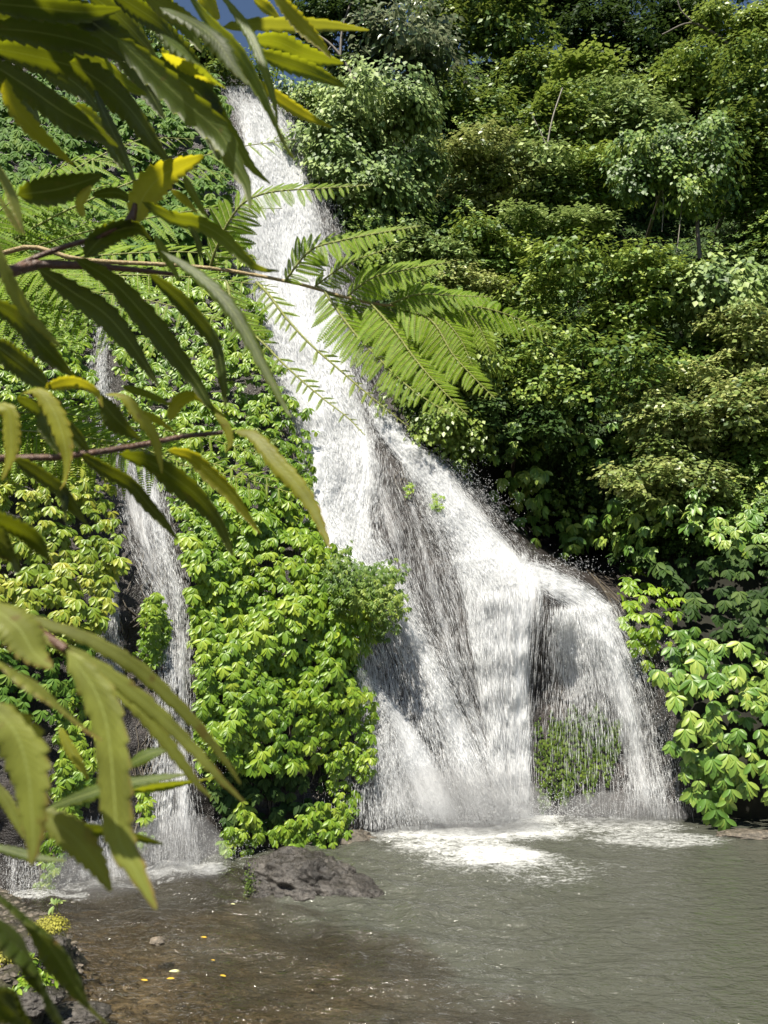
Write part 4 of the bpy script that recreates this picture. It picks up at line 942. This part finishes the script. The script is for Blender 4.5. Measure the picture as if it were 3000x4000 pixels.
def near_leaf(path, wpx, y0, y1, mat, face, parent, teeth=11, curl=.25, ser=.24):
    n = len(path); pts = np.array([P(a, b, y0 + (y1 - y0) * i / (n - 1)) for i, (a, b) in enumerate(path)])
    ns = 100; c = smooth_path(pts, ns); t = nrm(np.gradient(c, axis=0))
    cam_p = np.array([0, 0, CAM_Z]); view = nrm(c - cam_p)
    # face: 'u' the underside is seen and the sun strikes the upper side; 't' the upper side faces us; 'e' nearly edge on
    n0 = {'u': np.array([.15, .55, .8]), 't': np.array([-.15, -.75, .6]), 'e': np.array([.75, -.1, .6])}[face] + rng.normal(0, .13, 3)
    nn = nrm(n0 - np.sum(n0 * t, -1, keepdims=True) * t); sd = np.cross(t, nn)
    proj = np.linalg.norm(sd - np.sum(sd * view, -1, keepdims=True) * view, axis=-1)
    dep = np.linalg.norm(c - cam_p, axis=-1)
    s = np.linspace(0, 1, ns)
    if wpx > 130: ser = .12
    prof = np.clip(np.sin(np.pi * np.clip(s * .93 + .05, 0, 1)) ** .75 * (1.12 - .42 * s), .02, 1); prof *= np.clip(s / .06, .12, 1); prof[-1] = .015
    hw = wpx * dep / F / 2 / np.clip(np.median(proj), .42, 1) * .98 * prof
    wob = .12 * np.sin(s * 9 + rng.uniform(0, 6)) * hw
    cols = np.array([-1, -.72, -.36, 0, .36, .72, 1.0]); vs, uvs = [], []
    for cI in cols:
        saw = ((s * teeth + (.5 if cI < 0 else 0)) % 1.0)
        ws = hw * (1 - (ser * (1 - saw) if abs(cI) == 1 else 0))
        z = abs(cI) * hw * .28 - (abs(cI) ** 3) * hw * curl * 1.6 + (abs(cI) ** 2) * wob * np.sign(cI)
        vs.append(c + sd * (cI * ws)[:, None] + nn * z[:, None]); uvs.append(np.stack([np.full(ns, cI * .5 + .5), s], -1))
    v = np.stack(vs, 0).reshape(-1, 3)
    me = mesh_np('leaf', v, grid_faces(7, ns), mat=NL[mat], uv=np.stack(uvs, 0).reshape(-1, 2))
    return obj('leaf', me, parent)
ZR = {1: (0, 0, .4822), 2: (700, 0, .4822), 3: (0, 700, .4822), 4: (600, 700, .4822), 5: (0, 1400, .4822), 6: (600, 1400, .4822), 7: (0, 2200, .6028), 8: (0, 3000, .6028)}
def Z(r, pts):
    ox, oy, k = ZR[r]; return [((ox + x * k) * FI, (oy + y * k) * FI) for x, y in pts]
LV = [  # zoom region, path, width there, depth from, to, material, face
 (2,[(60,-60),(250,180),(480,430),(640,700),(760,950),(860,1180),(950,1310)],150,.85,.8,'g','u'),
 (2,[(330,-60),(480,130),(600,330),(690,560),(770,830),(800,1000)],95,.95,.9,'g','t'),
 (2,[(340,220),(600,195),(900,200),(1200,205),(1540,245)],115,1.0,1.0,'o','u'),
 (2,[(760,-60),(920,120),(1050,260),(1150,360),(1230,470)],135,.95,.95,'y','u'),
 (2,[(600,-20),(700,50),(820,150)],95,1.1,1.1,'y','u'),
 (2,[(600,320),(800,340),(1000,430),(1330,515)],175,1.15,1.15,'g','u'),
 (2,[(620,420),(850,500),(1080,580),(1360,710)],150,1.1,1.1,'g','u'),
 (2,[(600,640),(820,800),(1020,930),(1240,1035)],110,1.1,1.1,'y','u'),
 (2,[(-160,60),(120,190),(300,330),(430,520),(560,690)],170,.8,.8,'g','t'),
 (2,[(-160,270),(100,480),(250,620),(380,720)],90,.75,.8,'g','t'),
 (2,[(-140,430),(100,560),(300,690)],95,.8,.85,'y','u'),
 (2,[(-200,500),(150,750),(300,1000),(430,1190)],290,.95,.95,'d','u'),
 (1,[(940,300),(1300,640),(1500,830),(1780,1080),(1910,1330),(2000,1500),(2030,1690)],260,.85,.8,'g','u'),
 (2,[(200,660),(350,950),(470,1150),(590,1350),(740,1490)],125,.95,.95,'g','u'),
 (2,[(150,-60),(250,50),(330,150)],190,1.1,1.1,'y','u'),
 (1,[(-120,20),(300,60),(700,100),(980,70)],190,.8,.8,'d','u'),
 (1,[(-60,150),(500,160),(800,190),(1000,270)],190,.9,.9,'d','u'),
 (1,[(-60,230),(300,260),(700,350),(1000,490)],220,.85,.85,'d','u'),
 (1,[(-60,390),(300,460),(650,560),(930,700)],230,.95,.95,'d','u'),
 (1,[(500,-30),(800,220),(1050,400),(1280,640)],240,.9,.9,'d','u'),
 (1,[(320,270),(600,430),(850,560),(1050,700),(1190,770)],210,1.0,1.0,'g','u'),
 (1,[(560,500),(850,690),(1050,880),(1250,1150),(1370,1310)],270,.9,.9,'d','u'),
 (1,[(-60,520),(200,690),(500,900),(780,1060),(960,1190)],290,.85,.85,'d','u'),
 (1,[(760,720),(880,1000),(1000,1250),(1130,1560)],120,.9,.9,'d','u'),
 (1,[(50,630),(80,800),(250,1020),(420,1180),(600,1340)],140,.7,.75,'y','u'),
 (1,[(140,1580),(480,1530),(830,1420)],240,.9,.9,'d','u'),
 (1,[(1090,1820),(1160,1600),(1320,1420),(1650,1262)],255,.9,.9,'y','u'),
 (3,[(-60,-160),(60,50),(130,220),(200,460)],110,.65,.65,'o','u'),
 (3,[(-80,60),(60,250),(170,450)],115,.6,.6,'o','e'),
 (3,[(-60,450),(60,800),(200,1050),(350,1220),(500,1370)],120,.6,.65,'o','t'),
 (3,[(-60,1000),(150,1130),(350,1350),(500,1500),(620,1610)],230,.75,.75,'d','u'),
 (3,[(-60,1320),(200,1520),(420,1700)],260,.75,.75,'d','u'),
 (3,[(300,720),(600,920),(850,1090),(1050,1320),(1290,1680)],225,.85,.85,'d','u'),
 (3,[(590,630),(900,820),(1150,1080),(1350,1320),(1600,1660),(1700,1830),(1830,1925)],225,.85,.85,'d','u'),
 (3,[(1200,760),(1400,920),(1560,1080),(1740,1320),(1800,1560),(1830,1850)],165,.9,.9,'d','u'),
 (4,[(-100,180),(150,310),(350,350),(550,460),(700,600),(850,720),(1020,745)],145,.9,.9,'g','u'),
 (4,[(60,580),(300,730),(500,900),(650,1080),(780,1300),(880,1500),(980,1690),(1080,1880),(1120,1930)],150,.85,.8,'g','t'),
 (4,[(0,450),(120,650),(220,830)],95,.95,.95,'g','u'),
 (4,[(240,-30),(330,130),(400,250),(445,300)],85,1.0,1.0,'g','u'),
 (4,[(140,90),(260,170),(360,280)],75,1.0,1.0,'y','u'),
 (4,[(290,360),(360,500),(385,670)],65,1.0,1.0,'d','u'),
 (3,[(680,630),(850,460),(1100,390),(1230,490)],190,.9,.9,'d','u'),
 (3,[(690,300),(650,200),(740,50)],95,.9,.9,'y','u'),
 (3,[(740,130),(950,110),(1120,190)],100,.95,.95,'d','u'),
 (5,[(360,240),(600,190),(780,270),(835,395)],115,.75,.75,'y','u'),
 (5,[(160,290),(300,260),(420,400),(500,600),(540,800),(520,1000),(485,1065)],150,.7,.7,'y','t'),
 (5,[(840,290),(1000,310),(1100,430),(1230,600),(1290,800),(1312,935)],115,.75,.75,'y','t'),
 (5,[(800,310),(950,500),(1140,660)],200,.85,.85,'d','u'),
 (5,[(-80,380),(60,420),(90,600),(80,800),(15,990)],140,.65,.65,'y','t'),
 (5,[(110,810),(300,920),(480,1050),(560,1150),(705,1345)],155,.75,.75,'d','u'),
 (5,[(525,980),(530,1150),(530,1325)],65,.75,.75,'d','u'),
 (5,[(640,770),(850,900),(1050,1010),(1200,1180),(1350,1350),(1445,1475)],150,.8,.8,'d','u'),
 (5,[(130,320),(330,430),(420,640),(490,790)],165,.8,.8,'d','u'),
 (5,[(550,520),(640,650),(725,745)],130,.8,.8,'d','u'),
 (5,[(990,230),(1200,290),(1395,385)],85,.9,.9,'g','u'),
 (5,[(1130,425),(1280,500),(1425,605)],75,.9,.9,'y','u'),
 (5,[(960,770),(1200,830),(1400,960),(1600,1120),(1770,1330),(1890,1600)],225,.8,.8,'d','u'),
 (5,[(-80,1280),(150,1370),(300,1480),(420,1660)],210,.6,.6,'d','u'),
 (5,[(-80,1370),(80,1560),(160,1740)],200,.6,.6,'d','u'),
 (6,[(500,440),(580,540),(620,680),(585,765)],85,.9,.9,'y','t'),
 (6,[(125,510),(200,350),(330,300),(480,420)],115,.9,.9,'y','u'),
 (6,[(640,585),(800,620),(900,720),(1000,850),(1150,1010),(1290,1210),(1370,1390),(1432,1545)],180,.8,.75,'y','t'),
 (6,[(100,740),(300,790),(450,930),(620,1090),(740,1250),(865,1420)],150,.85,.85,'y','u'),
 (7,[(40,300),(300,390),(550,480),(800,620),(950,730),(1150,920),(1300,1080),(1450,1270),(1562,1435)],115,.55,.6,'o','t'),
 (7,[(170,430),(450,570),(700,720),(900,870),(1050,1000),(1250,1200),(1450,1420),(1592,1558)],120,.52,.56,'o','t'),
 (7,[(700,790),(900,950),(1050,1120),(1170,1280),(1280,1430),(1372,1522)],105,.55,.58,'o','t'),
 (7,[(430,560),(600,800),(680,1000),(720,1250),(740,1500),(770,1780),(880,1990),(1015,2245)],265,.5,.48,'o','t'),
 (7,[(-80,260),(120,420),(220,580),(340,680)],260,.5,.5,'o','t'),
 (7,[(-80,600),(200,780),(400,950),(560,1080),(670,1150)],125,.45,.45,'o','e'),
 (7,[(-80,900),(100,1100),(180,1350),(205,1600),(215,1800),(200,1960)],270,.45,.45,'o','t'),
 (7,[(820,1315),(950,1245),(1110,1195)],95,.75,.75,'g','t'),
 (7,[(290,1600),(470,1530),(700,1455),(900,1410),(1210,1368)],105,.75,.75,'g','t'),
 (7,[(700,1500),(1000,1450),(1405,1388)],60,.8,.8,'g','u'),
 (7,[(385,1060),(440,1180),(540,1340),(575,1410)],75,.7,.7,'y','t'),
 (7,[(90,980),(200,1150),(270,1330),(345,1535)],65,.7,.7,'d','u'),
 (8,[(230,280),(450,420),(600,590),(722,800)],205,.5,.5,'o','t'),
 (8,[(330,395),(700,405),(1060,492)],85,.7,.7,'d','u'),
 (8,[(-60,500),(200,570),(425,602)],65,.7,.7,'g','t'),
 (8,[(-80,780),(100,930),(300,1130),(450,1350),(560,1530),(720,1680)],160,.55,.55,'d','u'),
 (8,[(-80,930),(150,1200),(280,1450),(420,1690)],230,.5,.5,'d','u'),
 (8,[(-80,1420),(80,1570),(220,1730)],190,.5,.5,'d','u'),
 (8,[(-60,80),(60,250),(155,460)],85,.6,.6,'o','t'),
 (1,[(900, -60), (1100, 60), (1300, 200), (1420, 330)],180,1.10,1.10,'d','u'),
 (1,[(1100, -80), (1300, 30), (1500, 200), (1640, 420)],170,1.15,1.15,'g','u'),
 (1,[(700, -60), (950, 120), (1150, 330), (1300, 520)],200,1.15,1.15,'d','u'),
 (1,[(300, -60), (560, 60), (820, 230), (1000, 420)],220,1.20,1.20,'d','u'),
 (1,[(-60, -60), (250, 40), (520, 160), (760, 330)],220,1.10,1.10,'d','u'),
 (1,[(-60, 120), (200, 200), (450, 340), (640, 520)],210,1.20,1.20,'g','u'),
 (1,[(900, 380), (1080, 560), (1220, 760), (1330, 960)],190,1.15,1.15,'d','u'),
 (1,[(1250, 150), (1400, 330), (1560, 520), (1680, 720)],190,1.20,1.20,'d','u'),
 (1,[(200, 480), (420, 560), (640, 700), (800, 900)],200,1.15,1.15,'d','u'),
 (1,[(1300, 400), (1420, 560), (1560, 760), (1640, 980)],170,1.15,1.15,'g','u'),
 (1,[(-60, 640), (100, 720), (240, 860), (330, 1010)],170,1.10,1.10,'d','u'),
 (1,[(600, 850), (760, 980), (900, 1160), (1000, 1380)],170,1.15,1.15,'d','u'),
 (1,[(1400, 640), (1560, 860), (1700, 1080), (1780, 1300)],180,1.10,1.10,'d','u'),
 (1,[(-60, 300), (120, 380), (300, 420), (480, 520)],190,1.00,1.00,'d','u'),
 (1,[(420, 140), (640, 200), (860, 330), (1020, 500)],180,1.05,1.05,'g','u'),
 (1,[(1150, -60), (1330, 60), (1480, 130), (1700, 260)],150,1.00,1.00,'o','u'),
]
sr = np.array([-1.05, .75, 3.4])
sh = thing('shrub', 'close overhanging shrub with long toothed drooping leaves filling the left side', 'shrub', sr)
ba = Acc()
def stick(pts, r0, r1):
    v, f = tube(smooth_path(pts, 24), np.linspace(r0, r1, 24), 8); ba.add(v, f)
def zp(r, x, y, Y): (q,) = Z(r, [(x, y)]); return P(q[0], q[1], Y)
stem_pts = [sr - [0, 0, .3], (-.95, .78, 4.2), (-.9, .8, 4.9), (-.8, .85, 5.6), (-.65, .88, 6.1)]
stick(stem_pts, .022, .012)
for pts in ([(-.92,.8,4.75), zp(3,-100,780,.85), zp(3,100,740,.88), zp(3,330,610,.9), zp(3,650,510,.9), zp(3,850,450,.9), zp(3,1060,330,.9)],
            [zp(3,60,760,.87), zp(3,300,695,.9), zp(3,650,700,.92), zp(3,1000,725,.95), zp(3,1420,770,.98)],
            [zp(3,1050,360,.9), zp(3,1085,260,.9), zp(3,1095,200,.9)],
            [(-.95,.79,4.45), zp(5,-120,830,.78), zp(5,130,820,.78), zp(5,480,800,.79), zp(5,700,770,.8), zp(5,1000,730,.83), zp(5,1659,600,.9), zp(6,560,600,.9)],
            [(-.94,.79,4.2), zp(7,-160,300,.55), zp(7,80,330,.54), zp(7,250,450,.53), zp(7,430,560,.52)],
            [(-.75,.86,5.7), zp(1,-100,-120,.85), zp(1,300,-140,.9), zp(1,700,-110,.95), zp(1,1000,-120,1.0), zp(2,150,-120,1.0), zp(2,560,-60,1.05)],
            [(-.96,.78,4.1), zp(8,-150,650,.55), zp(8,-80,800,.53)]):
    stick(pts, .0075, .0028)
obj('branch', ba.mesh('branch', M['twig']), sh)
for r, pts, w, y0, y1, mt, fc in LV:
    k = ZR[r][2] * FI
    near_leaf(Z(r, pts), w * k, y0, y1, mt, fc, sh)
# a second, unseen plant added as a sun blocker leans over the first from behind the viewer's left shoulder and keeps the upper leaves in shade
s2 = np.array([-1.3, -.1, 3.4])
sh2 = thing('shrub', 'unseen shrub added behind the viewer so its crown shades the upper left leaves', 'shrub', s2)
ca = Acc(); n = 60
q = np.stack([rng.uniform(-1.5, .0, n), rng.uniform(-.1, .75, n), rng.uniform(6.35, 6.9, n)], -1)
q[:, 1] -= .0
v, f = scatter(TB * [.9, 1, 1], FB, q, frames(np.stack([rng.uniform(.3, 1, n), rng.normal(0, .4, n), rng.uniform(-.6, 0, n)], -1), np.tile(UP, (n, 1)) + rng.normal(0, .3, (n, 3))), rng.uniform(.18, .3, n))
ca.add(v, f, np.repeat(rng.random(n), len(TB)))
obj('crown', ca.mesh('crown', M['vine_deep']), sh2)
v, f = tube(smooth_path([s2 - [0, 0, .3], (-1.25, 0, 5), (-1.0, .1, 6.2), (-.5, .3, 6.6)], 16), np.linspace(.025, .008, 16), 8)
obj('stem', mesh_np('stem', v, f, mat=M['bark']), sh2)
